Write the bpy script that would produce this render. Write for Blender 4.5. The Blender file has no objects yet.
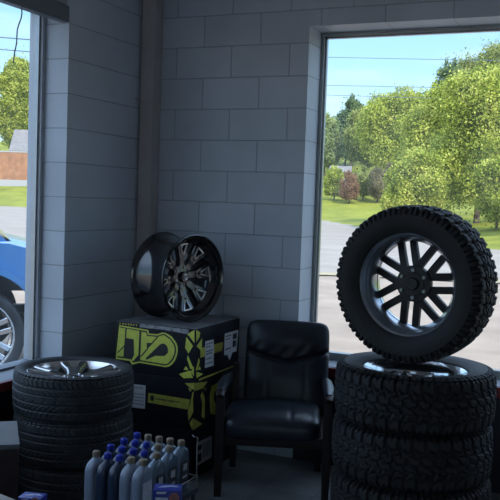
import bpy, bmesh, math, random
from mathutils import Vector, Matrix, Euler
PI = math.pi
rnd = random.Random(7)
C = bpy.context.scene.collection
SC = bpy.context.scene

# ------------------------------------------------------------------ materials
def nmat(name):
    m = bpy.data.materials.new(name); m.use_nodes = True
    nt = m.node_tree; b = nt.nodes['Principled BSDF']
    return m, nt, b

def mat(name, col, rough=0.5, metal=0.0, spec=0.5, var=0.0, scale=20.0, bump=0.0, bscale=200.0, coat=0.0, trans=0.0):
    """plain procedural surface: colour with a little noise mottling, noise bump"""
    m, nt, b = nmat(name)
    b.inputs['Roughness'].default_value = rough
    b.inputs['Metallic'].default_value = metal
    b.inputs['Specular IOR Level'].default_value = spec
    b.inputs['Coat Weight'].default_value = coat
    b.inputs['Coat Roughness'].default_value = 0.08
    b.inputs['Transmission Weight'].default_value = trans
    tc = nt.nodes.new('ShaderNodeTexCoord')
    if var > 0:
        n = nt.nodes.new('ShaderNodeTexNoise'); n.inputs['Scale'].default_value = scale; n.inputs['Detail'].default_value = 4
        nt.links.new(tc.outputs['Object'], n.inputs['Vector'])
        r = nt.nodes.new('ShaderNodeValToRGB')
        r.color_ramp.elements[0].position = 0.3; r.color_ramp.elements[1].position = 0.7
        r.color_ramp.elements[0].color = tuple(c * (1 - var) for c in col) + (1,)
        r.color_ramp.elements[1].color = tuple(min(1, c * (1 + var)) for c in col) + (1,)
        nt.links.new(n.outputs['Fac'], r.inputs['Fac']); nt.links.new(r.outputs['Color'], b.inputs['Base Color'])
    else:
        b.inputs['Base Color'].default_value = tuple(col) + (1,)
    if bump > 0:
        n2 = nt.nodes.new('ShaderNodeTexNoise'); n2.inputs['Scale'].default_value = bscale; n2.inputs['Detail'].default_value = 3
        nt.links.new(tc.outputs['Object'], n2.inputs['Vector'])
        bp = nt.nodes.new('ShaderNodeBump'); bp.inputs['Strength'].default_value = bump; bp.inputs['Distance'].default_value = 0.003
        nt.links.new(n2.outputs['Fac'], bp.inputs['Height']); nt.links.new(bp.outputs['Normal'], b.inputs['Normal'])
    return m

def block_wall(name, col, along='X'):
    """painted concrete block: 406 x 203 mm running bond with struck joints"""
    m, nt, b = nmat(name)
    b.inputs['Roughness'].default_value = 0.55
    geo = nt.nodes.new('ShaderNodeNewGeometry')
    sep = nt.nodes.new('ShaderNodeSeparateXYZ'); nt.links.new(geo.outputs['Position'], sep.inputs[0])
    comb = nt.nodes.new('ShaderNodeCombineXYZ'); nt.links.new(sep.outputs[along], comb.inputs['X']); nt.links.new(sep.outputs['Z'], comb.inputs['Y'])
    # slight waviness so that joints are not ruler straight
    nz = nt.nodes.new('ShaderNodeTexNoise'); nz.inputs['Scale'].default_value = 3.0
    nt.links.new(geo.outputs['Position'], nz.inputs['Vector'])
    vm = nt.nodes.new('ShaderNodeVectorMath'); vm.operation = 'MULTIPLY_ADD'
    nt.links.new(nz.outputs['Color'], vm.inputs[0]); vm.inputs[1].default_value = (0.006, 0.006, 0); nt.links.new(comb.outputs[0], vm.inputs[2])
    vm2 = nt.nodes.new('ShaderNodeVectorMath'); vm2.operation = 'SUBTRACT'; vm2.inputs[1].default_value = (0.025, 0.003, 0)   # first joint stands 22 mm from the corner datum
    nt.links.new(vm.outputs[0], vm2.inputs[0])
    br = nt.nodes.new('ShaderNodeTexBrick')
    br.inputs['Scale'].default_value = 1.0; br.inputs['Brick Width'].default_value = 0.4064 if along == 'X' else 9.6; br.inputs['Row Height'].default_value = 0.2032
    br.inputs['Mortar Size'].default_value = 0.0042; br.inputs['Mortar Smooth'].default_value = 0.35; br.inputs['Bias'].default_value = 0.0
    br.offset = 0.5; br.offset_frequency = 2
    br.inputs['Color1'].default_value = tuple(c * 0.96 for c in col) + (1,)
    br.inputs['Color2'].default_value = tuple(c * 1.04 for c in col) + (1,)
    br.inputs['Mortar'].default_value = tuple(c * 0.68 for c in col) + (1,)  # joints darkened below the paint colour to imitate shade in the grooves
    nt.links.new(vm2.outputs[0], br.inputs['Vector'])
    st = nt.nodes.new('ShaderNodeTexNoise'); st.inputs['Scale'].default_value = 2.2; st.inputs['Detail'].default_value = 5
    nt.links.new(geo.outputs['Position'], st.inputs['Vector'])
    mr = nt.nodes.new('ShaderNodeMapRange'); mr.inputs['From Min'].default_value = 0.3; mr.inputs['From Max'].default_value = 0.7
    mr.inputs['To Min'].default_value = 0.9; mr.inputs['To Max'].default_value = 1.06
    nt.links.new(st.outputs['Fac'], mr.inputs['Value'])
    mul = nt.nodes.new('ShaderNodeVectorMath'); mul.operation = 'SCALE'
    nt.links.new(br.outputs['Color'], mul.inputs[0]); nt.links.new(mr.outputs[0], mul.inputs['Scale'])
    nt.links.new(mul.outputs[0], b.inputs['Base Color'])
    gr = nt.nodes.new('ShaderNodeTexNoise'); gr.inputs['Scale'].default_value = 120; gr.inputs['Detail'].default_value = 3
    nt.links.new(geo.outputs['Position'], gr.inputs['Vector'])
    ma = nt.nodes.new('ShaderNodeMath'); ma.operation = 'MULTIPLY_ADD'; ma.inputs[1].default_value = -1.0
    nt.links.new(br.outputs['Fac'], ma.inputs[0])
    sc = nt.nodes.new('ShaderNodeMath'); sc.operation = 'MULTIPLY'; sc.inputs[1].default_value = 0.22
    nt.links.new(gr.outputs['Fac'], sc.inputs[0]); nt.links.new(sc.outputs[0], ma.inputs[2])
    bp = nt.nodes.new('ShaderNodeBump'); bp.inputs['Strength'].default_value = 0.6; bp.inputs['Distance'].default_value = 0.006
    nt.links.new(ma.outputs[0], bp.inputs['Height']); nt.links.new(bp.outputs['Normal'], b.inputs['Normal'])
    return m

def tile_floor(name):
    m, nt, b = nmat(name)
    geo = nt.nodes.new('ShaderNodeNewGeometry')
    br = nt.nodes.new('ShaderNodeTexBrick'); br.offset = 0.0
    br.inputs['Scale'].default_value = 1.0; br.inputs['Brick Width'].default_value = 0.305; br.inputs['Row Height'].default_value = 0.305
    br.inputs['Mortar Size'].default_value = 0.002
    br.inputs['Color1'].default_value = (0.150, 0.160, 0.165, 1); br.inputs['Color2'].default_value = (0.20, 0.21, 0.215, 1); br.inputs['Mortar'].default_value = (0.05, 0.05, 0.05, 1)
    nt.links.new(geo.outputs['Position'], br.inputs['Vector'])
    n = nt.nodes.new('ShaderNodeTexNoise'); n.inputs['Scale'].default_value = 5; n.inputs['Detail'].default_value = 6
    nt.links.new(geo.outputs['Position'], n.inputs['Vector'])
    mr = nt.nodes.new('ShaderNodeMapRange'); mr.inputs['To Min'].default_value = 0.6; mr.inputs['To Max'].default_value = 1.4
    nt.links.new(n.outputs['Fac'], mr.inputs['Value'])
    mul = nt.nodes.new('ShaderNodeVectorMath'); mul.operation = 'SCALE'
    nt.links.new(br.outputs['Color'], mul.inputs[0]); nt.links.new(mr.outputs[0], mul.inputs['Scale'])
    nt.links.new(mul.outputs[0], b.inputs['Base Color'])
    b.inputs['Roughness'].default_value = 0.42
    return m

def ground_mat(name, c1, c2, scale, rough=0.9, c3=None):
    m, nt, b = nmat(name)
    b.inputs['Roughness'].default_value = rough; b.inputs['Specular IOR Level'].default_value = 0.2
    geo = nt.nodes.new('ShaderNodeNewGeometry')
    n = nt.nodes.new('ShaderNodeTexNoise'); n.inputs['Scale'].default_value = scale; n.inputs['Detail'].default_value = 8; n.inputs['Roughness'].default_value = 0.65
    nt.links.new(geo.outputs['Position'], n.inputs['Vector'])
    r = nt.nodes.new('ShaderNodeValToRGB')
    r.color_ramp.elements[0].position = 0.35; r.color_ramp.elements[1].position = 0.65
    r.color_ramp.elements[0].color = c1 + (1,); r.color_ramp.elements[1].color = c2 + (1,)
    if c3:
        e = r.color_ramp.elements.new(0.75); e.color = c3 + (1,)
    nt.links.new(n.outputs['Fac'], r.inputs['Fac']); nt.links.new(r.outputs['Color'], b.inputs['Base Color'])
    return m

def leaf_mat(name, dark, mid, light, scale=1.6):
    m, nt, b = nmat(name)
    nt.nodes.remove(b)
    geo = nt.nodes.new('ShaderNodeNewGeometry')
    n = nt.nodes.new('ShaderNodeTexNoise'); n.inputs['Scale'].default_value = scale; n.inputs['Detail'].default_value = 3
    nt.links.new(geo.outputs['Position'], n.inputs['Vector'])
    mx = nt.nodes.new('ShaderNodeMath'); mx.operation = 'MULTIPLY_ADD'; mx.inputs[1].default_value = 0.45
    nt.links.new(geo.outputs['Random Per Island'], mx.inputs[0])
    sb = nt.nodes.new('ShaderNodeMath'); sb.operation = 'SUBTRACT'; sb.inputs[1].default_value = 0.22
    nt.links.new(n.outputs['Fac'], sb.inputs[0]); nt.links.new(sb.outputs[0], mx.inputs[2])
    r = nt.nodes.new('ShaderNodeValToRGB')
    r.color_ramp.elements[0].position = 0.3; r.color_ramp.elements[1].position = 0.72
    r.color_ramp.elements[0].color = dark + (1,); r.color_ramp.elements[1].color = light + (1,)
    e = r.color_ramp.elements.new(0.5); e.color = mid + (1,)
    nt.links.new(mx.outputs[0], r.inputs['Fac'])
    d = nt.nodes.new('ShaderNodeBsdfDiffuse'); t = nt.nodes.new('ShaderNodeBsdfTranslucent'); ms = nt.nodes.new('ShaderNodeMixShader')
    ms.inputs[0].default_value = 0.45
    nt.links.new(r.outputs['Color'], d.inputs['Color']); nt.links.new(r.outputs['Color'], t.inputs['Color'])
    nt.links.new(d.outputs[0], ms.inputs[1]); nt.links.new(t.outputs[0], ms.inputs[2])
    nt.links.new(ms.outputs[0], nt.nodes['Material Output'].inputs['Surface'])
    return m

def glass_mat(name):
    m, nt, b = nmat(name); nt.nodes.remove(b)
    tr = nt.nodes.new('ShaderNodeBsdfTransparent'); tr.inputs['Color'].default_value = (0.95, 0.975, 0.98, 1)
    gl = nt.nodes.new('ShaderNodeBsdfGlossy'); gl.inputs['Roughness'].default_value = 0.02
    lw = nt.nodes.new('ShaderNodeLayerWeight'); lw.inputs['Blend'].default_value = 0.5
    pw = nt.nodes.new('ShaderNodeMath'); pw.operation = 'POWER'; pw.inputs[1].default_value = 5.0; nt.links.new(lw.outputs['Facing'], pw.inputs[0])
    fr = nt.nodes.new('ShaderNodeMath'); fr.operation = 'MULTIPLY_ADD'; fr.inputs[1].default_value = 0.7; fr.inputs[2].default_value = 0.008; nt.links.new(pw.outputs[0], fr.inputs[0])
    ms = nt.nodes.new('ShaderNodeMixShader')
    nt.links.new(fr.outputs[0], ms.inputs[0]); nt.links.new(tr.outputs[0], ms.inputs[1]); nt.links.new(gl.outputs[0], ms.inputs[2])
    du = nt.nodes.new('ShaderNodeBsdfTranslucent'); du.inputs['Color'].default_value = (0.9, 0.92, 0.93, 1)
    m2 = nt.nodes.new('ShaderNodeMixShader')
    sm = nt.nodes.new('ShaderNodeTexNoise'); sm.inputs['Scale'].default_value = 2.5; sm.inputs['Detail'].default_value = 4
    geo = nt.nodes.new('ShaderNodeNewGeometry'); nt.links.new(geo.outputs['Position'], sm.inputs['Vector'])
    mr = nt.nodes.new('ShaderNodeMapRange'); mr.inputs['From Min'].default_value = 0.3; mr.inputs['From Max'].default_value = 0.75; mr.inputs['To Min'].default_value = 0.008; mr.inputs['To Max'].default_value = 0.035
    nt.links.new(sm.outputs['Fac'], mr.inputs['Value']); nt.links.new(mr.outputs[0], m2.inputs[0])
    nt.links.new(ms.outputs[0], m2.inputs[1]); nt.links.new(du.outputs[0], m2.inputs[2])
    nt.links.new(m2.outputs[0], nt.nodes['Material Output'].inputs['Surface'])
    return m

M = {}
M['wall'] = block_wall('painted_block', (0.52, 0.575, 0.64))
M['wall_side'] = block_wall('painted_block_side', (0.52, 0.575, 0.64), 'Y')
M['ledge'] = mat('ledge_paint', (0.15, 0.17, 0.20), 0.5, var=0.08, scale=8)
M['paint'] = mat('grey_paint', (0.43, 0.455, 0.49), 0.5, var=0.06, scale=6)
M['post'] = mat('column_paint', (0.47, 0.455, 0.445), 0.55, var=0.08, scale=5)
M['ceiling'] = mat('ceiling_board', (0.75, 0.75, 0.75), 0.9, var=0.03)
M['floor'] = tile_floor('vinyl_tile')
M['dark_panel'] = mat('dark_panel', (0.022, 0.024, 0.03), 0.5, var=0.1, scale=8)
M['red_paint'] = mat('red_paint', (0.22, 0.02, 0.025), 0.45, var=0.1, scale=10)
M['alu'] = mat('mill_aluminium', (0.42, 0.44, 0.46), 0.38, 0.75, var=0.05, scale=15)
M['alu_dark'] = mat('dark_aluminium', (0.36, 0.385, 0.375), 0.4, 0.25, var=0.05, scale=15)
M['glass'] = glass_mat('window_glass')
M['rubber'] = mat('tire_rubber', (0.027, 0.030, 0.034), 0.62, spec=0.45, var=0.25, scale=9, bump=0.15, bscale=300)
M['rubber_mud'] = mat('mud_tire_rubber', (0.015, 0.0155, 0.017), 0.66, spec=0.4, var=0.25, scale=9, bump=0.15, bscale=300)
M['barrel'] = mat('brushed_barrel', (0.38, 0.41, 0.45), 0.27, 0.85, var=0.12, scale=12)
M['chrome'] = mat('chrome', (0.74, 0.75, 0.77), 0.12, 1.0, var=0.03, scale=4)
M['silver'] = mat('machined_alloy', (0.60, 0.59, 0.58), 0.22, 1.0, var=0.05, scale=30)
M['cast_dark'] = mat('dark_casting', (0.030, 0.029, 0.030), 0.55, 0.3, var=0.2, scale=30, bump=0.2)
M['gloss_black'] = mat('gloss_black_paint', (0.010, 0.010, 0.012), 0.16, 0.0, spec=0.6, coat=0.6, var=0.05)
M['milled'] = mat('milled_edge', (0.45, 0.45, 0.46), 0.3, 1.0, var=0.05, scale=40)
M['leather'] = mat('black_leather', (0.008, 0.0115, 0.018), 0.36, spec=0.42, var=0.2, scale=30, bump=0.25, bscale=260)
M['dark_wood'] = mat('dark_stained_wood', (0.014, 0.008, 0.008), 0.45, spec=0.25, var=0.3, scale=25)
M['carton_black'] = mat('black_printed_card', (0.010, 0.011, 0.016), 0.5, spec=0.2, var=0.25, scale=14)
M['carton_top'] = mat('card_top_sheen', (0.15, 0.155, 0.165), 0.6, var=0.35, scale=9)  # reflected light on the carton top put into the grey; also prints stickers
M['lime'] = mat('lime_ink', (0.56, 0.60, 0.085), 0.5, var=0.10, scale=40)
M['lime_dull'] = mat('lime_ink_dull', (0.38, 0.38, 0.06), 0.55, var=0.15, scale=40)
M['ink'] = mat('black_ink', (0.012, 0.012, 0.015), 0.55, var=0.1)
M['label_white'] = mat('white_label', (0.50, 0.50, 0.52), 0.6, var=0.06, scale=60)
M['tape'] = mat('worn_packing_tape', (0.22, 0.23, 0.25), 0.35, var=0.6, scale=55)
M['grey_card'] = mat('grey_card', (0.15, 0.155, 0.16), 0.8, var=0.08, scale=12)
M['brown_card'] = mat('brown_card', (0.045, 0.03, 0.028), 0.8, var=0.12, scale=20)
M['bottle_white'] = mat('white_bottle_plastic', (0.20, 0.24, 0.31), 0.34, var=0.04, scale=12)
M['bottle_dark'] = mat('navy_bottle_plastic', (0.020, 0.032, 0.062), 0.3, var=0.08, scale=12)
M['bottle_silver'] = mat('silver_bottle_plastic', (0.15, 0.20, 0.26), 0.24, 0.3, var=0.06, scale=12)
M['cap_blue'] = mat('blue_cap', (0.012, 0.028, 0.33), 0.35, var=0.08, scale=60)
M['cap_beige'] = mat('beige_cap', (0.24, 0.185, 0.125), 0.45, var=0.08, scale=60)
M['label_dark'] = mat('dark_bottle_label', (0.050, 0.045, 0.055), 0.4, var=0.3, scale=50)
M['carton_blue'] = mat('blue_carton', (0.018, 0.030, 0.26), 0.4, var=0.15, scale=30)
M['carton_pale'] = mat('pale_print', (0.50, 0.52, 0.60), 0.5, var=0.2, scale=60)
M['carton_rust'] = mat('rust_print', (0.30, 0.12, 0.10), 0.5, var=0.3, scale=60)
M['wire'] = mat('rack_wire', (0.30, 0.28, 0.26), 0.35, 0.7, var=0.05)
M['rack_tray'] = mat('rack_tray_paint', (0.03, 0.035, 0.05), 0.5, var=0.1)
M['shelf_wood'] = mat('beige_laminate', (0.42, 0.38, 0.34), 0.5, var=0.08, scale=10)
M['blind'] = mat('blind_rail', (0.13, 0.15, 0.18), 0.5, var=0.05, scale=10)
M['cord'] = mat('dark_cord', (0.13, 0.17, 0.20), 0.7, var=0.05)
M['truck_blue'] = mat('blue_car_paint', (0.07, 0.24, 0.52), 0.28, 0.1, spec=0.5, coat=0.8, var=0.03)
M['truck_black'] = mat('black_trim_plastic', (0.02, 0.02, 0.022), 0.55, var=0.1)
M['truck_glass'] = mat('tinted_glass', (0.06, 0.09, 0.09), 0.08, 0.0, spec=0.8, var=0.05, coat=0.5)
M['amber'] = mat('amber_lens', (0.5, 0.25, 0.04), 0.25, var=0.05)
M['lens'] = mat('clear_lens', (0.5, 0.52, 0.52), 0.15, 0.4, var=0.05)
M['lot'] = ground_mat('worn_concrete_lot', (0.255, 0.195, 0.150), (0.345, 0.270, 0.210), 0.9)
M['road'] = ground_mat('pale_asphalt', (0.255, 0.215, 0.180), (0.325, 0.280, 0.240), 0.5)
M['dry_grass'] = ground_mat('dry_verge', (0.26, 0.22, 0.13), (0.40, 0.33, 0.20), 3.0)
M['lawn'] = ground_mat('lawn_grass', (0.145, 0.165, 0.014), (0.25, 0.255, 0.028), 0.35, c3=(0.34, 0.29, 0.07))
M['bark'] = mat('bark', (0.11, 0.085, 0.065), 0.9, var=0.3, scale=5)
M['fence_wood'] = mat('red_brown_fence', (0.34, 0.16, 0.085), 0.8, var=0.25, scale=1.2)
M['roof'] = mat('grey_shingle', (0.20, 0.19, 0.19), 0.9, var=0.2, scale=3)
M['siding'] = mat('pale_siding', (0.36, 0.36, 0.38), 0.8, var=0.05)
M['cable'] = mat('power_cable', (0.10, 0.14, 0.20), 0.6, var=0.05)
M['leaf_bright'] = leaf_mat('leaf_bright', (0.17, 0.22, 0.035), (0.40, 0.46, 0.065), (0.70, 0.70, 0.19), 0.9)
M['leaf_olive'] = leaf_mat('leaf_olive', (0.16, 0.20, 0.06), (0.32, 0.36, 0.10), (0.54, 0.55, 0.21), 0.7)
M['leaf_deep'] = leaf_mat('leaf_deep', (0.09, 0.15, 0.08), (0.18, 0.26, 0.11), (0.29, 0.37, 0.15), 0.7)
M['leaf_pale'] = leaf_mat('leaf_pale', (0.20, 0.27, 0.10), (0.32, 0.40, 0.15), (0.46, 0.52, 0.24), 0.6)
M['leaf_twig'] = leaf_mat('leaf_twig', (0.16, 0.14, 0.08), (0.28, 0.25, 0.14), (0.40, 0.35, 0.22), 1.2)
M['leaf_red'] = leaf_mat('leaf_red', (0.20, 0.10, 0.06), (0.34, 0.19, 0.11), (0.44, 0.30, 0.17), 1.2)

# ------------------------------------------------------------------ mesh building
class MB:
    def __init__(s): s.v = []; s.f = []; s.m = []
    def add(s, verts, faces, mi=0, mx=None):
        o = len(s.v)
        s.v.extend([tuple(mx @ Vector(p)) if mx is not None else tuple(p) for p in verts])
        s.f.extend([tuple(i + o for i in f) for f in faces])
        s.m.extend([mi] * len(faces)); return s
    def bm(s, bm, mi=0, mx=None):
        bm.verts.index_update()
        s.add([v.co[:] for v in bm.verts], [[v.index for v in f.verts] for f in bm.faces], mi, mx); bm.free(); return s
    def box(s, lo, hi, mi=0, bev=0.0, seg=2, mx=None):
        bm = bmesh.new(); bmesh.ops.create_cube(bm, size=1)
        for v in bm.verts:
            v.co = Vector([(lo[i] + hi[i]) / 2 + v.co[i] * (hi[i] - lo[i]) for i in range(3)])
        if bev > 0: bmesh.ops.bevel(bm, geom=bm.edges[:], offset=bev, segments=seg, affect='EDGES', profile=0.7)
        return s.bm(bm, mi, mx)
    def lathe(s, prof, n=64, mi=0, mx=None, closed=False, a0=0):
        vs = []; fs = []; k = len(prof)
        for i in range(n):
            a = a0 + 2 * PI * i / n; ca, sa = math.cos(a), math.sin(a)
            for r, z in prof: vs.append((r * ca, r * sa, z))
        for i in range(n):
            j = (i + 1) % n
            for q in range(k if closed else k - 1):
                w = (q + 1) % k
                fs.append((i * k + q, j * k + q, j * k + w, i * k + w))
        return s.add(vs, fs, mi, mx)
    def prism(s, poly, z0, z1, mi=0, mx=None, mtop=None):
        n = len(poly)
        vs = [(x, y, z0) for x, y in poly] + [(x, y, z1) for x, y in poly]
        s.add(vs, [tuple(range(n - 1, -1, -1))] + [(i, (i + 1) % n, n + (i + 1) % n, n + i) for i in range(n)], mi, mx)
        s.add([(x, y, z1) for x, y in poly], [tuple(range(n))], mi if mtop is None else mtop, mx); return s
    def tube(s, path, r, n=10, mi=0, mx=None, cap=True, squash=None):
        P = [Vector(p) for p in path]; R = r if isinstance(r, (list, tuple)) else [r] * len(P)
        vs = []; fs = []; up = None
        for i, p in enumerate(P):
            t = (P[min(i + 1, len(P) - 1)] - P[max(i - 1, 0)]).normalized()
            if up is None:
                up = Vector((0, 0, 1)) if abs(t.z) < 0.9 else Vector((0, 1, 0))
            b = t.cross(up).normalized(); up = b.cross(t).normalized()
            for k in range(n):
                a = 2 * PI * k / n
                vs.append(p + b * math.cos(a) * R[i] * (squash[0] if squash else 1) + up * math.sin(a) * R[i] * (squash[1] if squash else 1))
        for i in range(len(P) - 1):
            for k in range(n):
                l = (k + 1) % n
                fs.append((i * n + k, i * n + l, (i + 1) * n + l, (i + 1) * n + k))
        if cap: fs += [tuple(range(n - 1, -1, -1)), tuple((len(P) - 1) * n + k for k in range(n))]
        return s.add(vs, fs, mi, mx)
    def loft(s, rings, mi=0, mx=None, cap=True):
        n = len(rings[0]); vs = [p for r in rings for p in r]; fs = []
        for i in range(len(rings) - 1):
            for k in range(n):
                l = (k + 1) % n
                fs.append((i * n + k, i * n + l, (i + 1) * n + l, (i + 1) * n + k))
        if cap: fs += [tuple(range(n - 1, -1, -1)), tuple((len(rings) - 1) * n + k for k in range(n))]
        return s.add(vs, fs, mi, mx)
    def build(s, name, mats, parent=None, ang=35, smooth=True):
        me = bpy.data.meshes.new(name); me.from_pydata([tuple(p) for p in s.v], [], s.f)
        for m in (mats if isinstance(mats, (list, tuple)) else [mats]): me.materials.append(m)
        me.polygons.foreach_set('material_index', s.m)
        bm = bmesh.new(); bm.from_mesh(me); bmesh.ops.recalc_face_normals(bm, faces=bm.faces[:]); bm.to_mesh(me); bm.free()
        if smooth:
            me.polygons.foreach_set('use_smooth', [True] * len(me.polygons))
            me.set_sharp_from_angle(angle=math.radians(ang))
        me.update()
        o = bpy.data.objects.new(name, me); C.objects.link(o)
        if parent is not None: o.parent = parent
        return o

def tag(o, label, cat, group=None, kind=None):
    o['label'] = label; o['category'] = cat
    if group: o['group'] = group
    if kind: o['kind'] = kind
    return o
def thing(name, label, cat, loc=(0, 0, 0), rz=0.0, group=None):
    o = bpy.data.objects.new(name, None); C.objects.link(o); o.empty_display_size = 0.1
    o.location = loc; o.rotation_euler = (0, 0, rz)
    return tag(o, label, cat, group)
def struct(name, mb, m, label=None, cat=None, parent=None, **k):
    o = mb.build(name, m, parent, **k)
    if parent is None:
        o['kind'] = 'structure'; o['label'] = label; o['category'] = cat
    return o
def copy_tree(o, parent=None):
    c = o.copy(); C.objects.link(c)
    if parent is not None: c.parent = parent
    for ch in list(o.children): copy_tree(ch, c)
    return c
def dup(o, label, loc, rz=0.0):
    c = copy_tree(o); c['label'] = label; c.location = loc; c.rotation_euler = (0, 0, rz); return c

# ------------------------------------------------------------------ the room
T = 0.29
WL, WR, SILL, HEAD = 1.165, 4.7, 0.62, 2.742
LY0, LY1 = -0.89, -4.7
ZC = 3.25
XR, YB = 7.2, -9.5
w = MB()
w.box((-0.28, 0, -0.1), (WL, T, ZC)); w.box((WL, 0, -0.1), (WR, T, SILL - 0.02)); w.box((WL, 0, HEAD), (WR, T, ZC)); w.box((WR, 0, -0.1), (XR + .2, T, ZC))
struct('wall_back', w, M['wall'], 'grey painted concrete block wall behind the chair, with the big window', 'wall', smooth=False)
w = MB()
w.box((-0.28, LY0, -0.1), (0, 0, ZC)); w.box((-0.28, LY1, -0.1), (0, LY0, SILL - 0.02)); w.box((-0.28, LY1, HEAD), (0, LY0, ZC)); w.box((-0.28, YB, -0.1), (0, LY1, ZC))
struct('wall_left', w, M['wall_side'], 'grey painted concrete block pier and wall around the left window', 'wall', smooth=False)
w = MB(); w.box((XR, YB, -0.1), (XR + 0.2, 0, ZC))
struct('wall_right', w, M['wall_side'], 'grey painted block wall on the right side of the shop', 'wall', smooth=False)
w = MB()
for x0, x1 in ((-0.28, 3.9), (6.7, XR + 0.2)): w.box((x0, YB - 0.2, -0.1), (x1, YB, ZC))
w.box((3.9, YB - 0.2, 2.85), (6.7, YB, ZC))  # unseen opening added behind the camera to bring daylight indoors
struct('wall_rear', w, M['wall'], 'grey block wall with an unseen opening added for daylight', 'wall', smooth=False)
w = MB(); w.box((-0.28, YB, -0.1), (XR + .2, T, 0.0))
struct('floor', w, M['floor'], 'grey vinyl tile floor under the chair', 'floor', smooth=False)
w = MB(); w.box((-0.28, YB - .2, ZC), (XR + .2, T, ZC + 0.15))
struct('ceiling', w, M['ceiling'], 'pale ceiling of the shop', 'ceiling', smooth=False)

# knee-wall panels and red sills under both windows
w = MB(); w.box((WL + 0.002, -0.012, 0.0), (WR, -0.0005, SILL - 0.022)); struct('trim_1', w, M['dark_panel'], 'dark panel on the low wall under the big right window', 'panel', smooth=False)
w = MB(); w.box((0.0005, LY1, 0.0), (0.012, LY0 - 0.0, SILL - 0.022)); struct('trim_2', w, M['dark_panel'], 'dark panel on the low wall under the left window', 'panel', smooth=False)
w = MB(); w.box((WL + 0.002, 0.0005, SILL - 0.022), (WR, 0.221, SILL + 0.002)); struct('trim_3', w, M['ledge'], 'grey painted ledge of the big right window', 'sill', smooth=False)
w = MB(); w.box((-0.286, LY1 + 0.01, SILL - 0.022), (0.012, LY0 - 0.002, SILL + 0.002)); struct('trim_4', w, M['ledge'], 'grey painted ledge of the left window', 'sill', smooth=False)
w = MB(); w.box((WL + 0.002, -0.030, SILL - 0.060), (WR, -0.0125, SILL + 0.001), bev=0.003); struct('trim_5', w, M['red_paint'], 'dark red painted edge strip below the big right window', 'trim')
w = MB(); w.box((0.0125, LY1 + 0.01, SILL - 0.050), (0.030, LY0 - 0.002, SILL + 0.001), bev=0.003); struct('trim_6', w, M['red_paint'], 'dark red painted edge strip below the left window', 'trim')

# window frames and panes
def window_back():
    f = MB()
    y0, y1 = 0.222, 0.280
    fw = 0.022
    f.box((WL, y0, SILL), (WL + fw, y1, HEAD), bev=0.004); f.box((WR - fw, y0, SILL), (WR, y1, HEAD), bev=0.004)
    f.box((WL, y0 + .001, HEAD - fw), (WR, y1 - .001, HEAD), bev=0.004); f.box((WL, y0 + .001, SILL), (WR, y1 - .001, SILL + 0.05), bev=0.004)
    f.box((2.93 - .03, y0 + .002, SILL + .02), (2.93 + .03, y1 - .002, HEAD - .02), bev=0.004)
    o = struct('window_1', f, M['alu_dark'], 'big right window with a dark aluminium frame behind the stacked mud tires', 'window')
    b = MB()
    b.box((WL + fw, y0 + 0.022, SILL + 0.05), (WL + fw + 0.012, y0 + 0.05, HEAD - fw)); b.box((WL + fw, y0 + 0.022, HEAD - fw - .012), (WR - fw, y0 + .05, HEAD - fw))
    b.build('glazing_bead', M['alu'], o)
    g = MB(); g.box((WL + fw - .01, y0 + 0.035, SILL + 0.04), (WR - fw + .01, y0 + 0.041, HEAD - fw + .01)); g.build('pane', M['glass'], o, smooth=False)
window_back()
def window_left():
    f = MB()
    x1, x0 = -0.165, -0.262
    fw = 0.028
    f.box((x0, LY0 - fw, SILL), (x1, LY0, HEAD), bev=0.004); f.box((x0, LY1, SILL), (x1, LY1 + fw, HEAD), bev=0.004)
    f.box((x0 + .001, LY1, HEAD - fw), (x1 - .001, LY0, HEAD), bev=0.004)
    f.box((x0 + .002, -2.8 - .03, SILL + .02), (x1 - .002, -2.8 + .03, HEAD - .02), bev=0.004)
    o = struct('window_2', f, M['paint'], 'left window with a grey frame, a blue vehicle outside', 'window')
    b = MB(); b.box((x0 + .001, LY1 + fw, SILL + 0.0022), (x1 - .001, LY0 - fw, SILL + 0.016), bev=0.003); b.build('bottom_rail', M['ledge'], o)
    b = MB(); b.box((x1 - 0.045, LY0 - fw - 0.014, SILL + 0.016), (x1 - 0.018, LY0 - fw, HEAD - fw)); b.build('glazing_bead', M['alu'], o)
    g = MB(); g.box((x1 - 0.062, LY1 + fw - .01, SILL + 0.01), (x1 - 0.056, LY0 - fw + .01, HEAD - fw + .01)); g.build('pane', M['glass'], o, smooth=False)
window_left()

# square steel column in the corner with its strap
t = thing('corner_post', 'slim square post painted grey standing in the room corner', 'post', (0.001, -0.001, 0))
w = MB(); w.box((0.012, -0.105, 0), (0.112, 0, ZC - 0.001), bev=0.006); w.build('shaft', M['post'], t)
w = MB(); w.box((0.006, -0.111, 2.285), (0.118, 0.0, 2.30), bev=0.002); w.box((0.0, -0.15, 2.288), (0.02, -0.10, 2.297)); w.build('strap', M['post'], t)
t['kind'] = 'thing'

# rolled blind above the left window
t = thing('window_blind', 'grey raised blind rail hanging across the top of the left window', 'blind', (0.0, -0.992, 2.62))
w = MB(); w.box((0.02, LY1 + 1.02, 0.0), (0.075, 0.0, 0.092), bev=0.006); w.build('bottom_rail', M['blind'], t)
w = MB()
for k in range(5): w.box((0.022, LY1 + 1.03, 0.098 + k * 0.006), (0.072, -0.01, 0.1015 + k * 0.006))
w.build('slat_stack', M['paint'], t)
w = MB(); w.box((0.003, LY1 + 1.02, 0.132), (0.075, 0.0, 0.19), bev=0.004); w.build('head_rail', M['blind'], t)
w = MB(); w.box((0.002, -0.002, 0.0), (0.028, 0.016, 0.2), bev=0.003); w.build('bracket', M['alu'], t)
w = MB()
cp = [(0.05, -0.385, 0.0)] + [(0.05 + 0.004 * math.sin(k * 0.9), -0.385 - 0.006 * k + 0.006 * math.sin(k * 1.3), -0.03 * k) for k in range(1, 11)]
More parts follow.
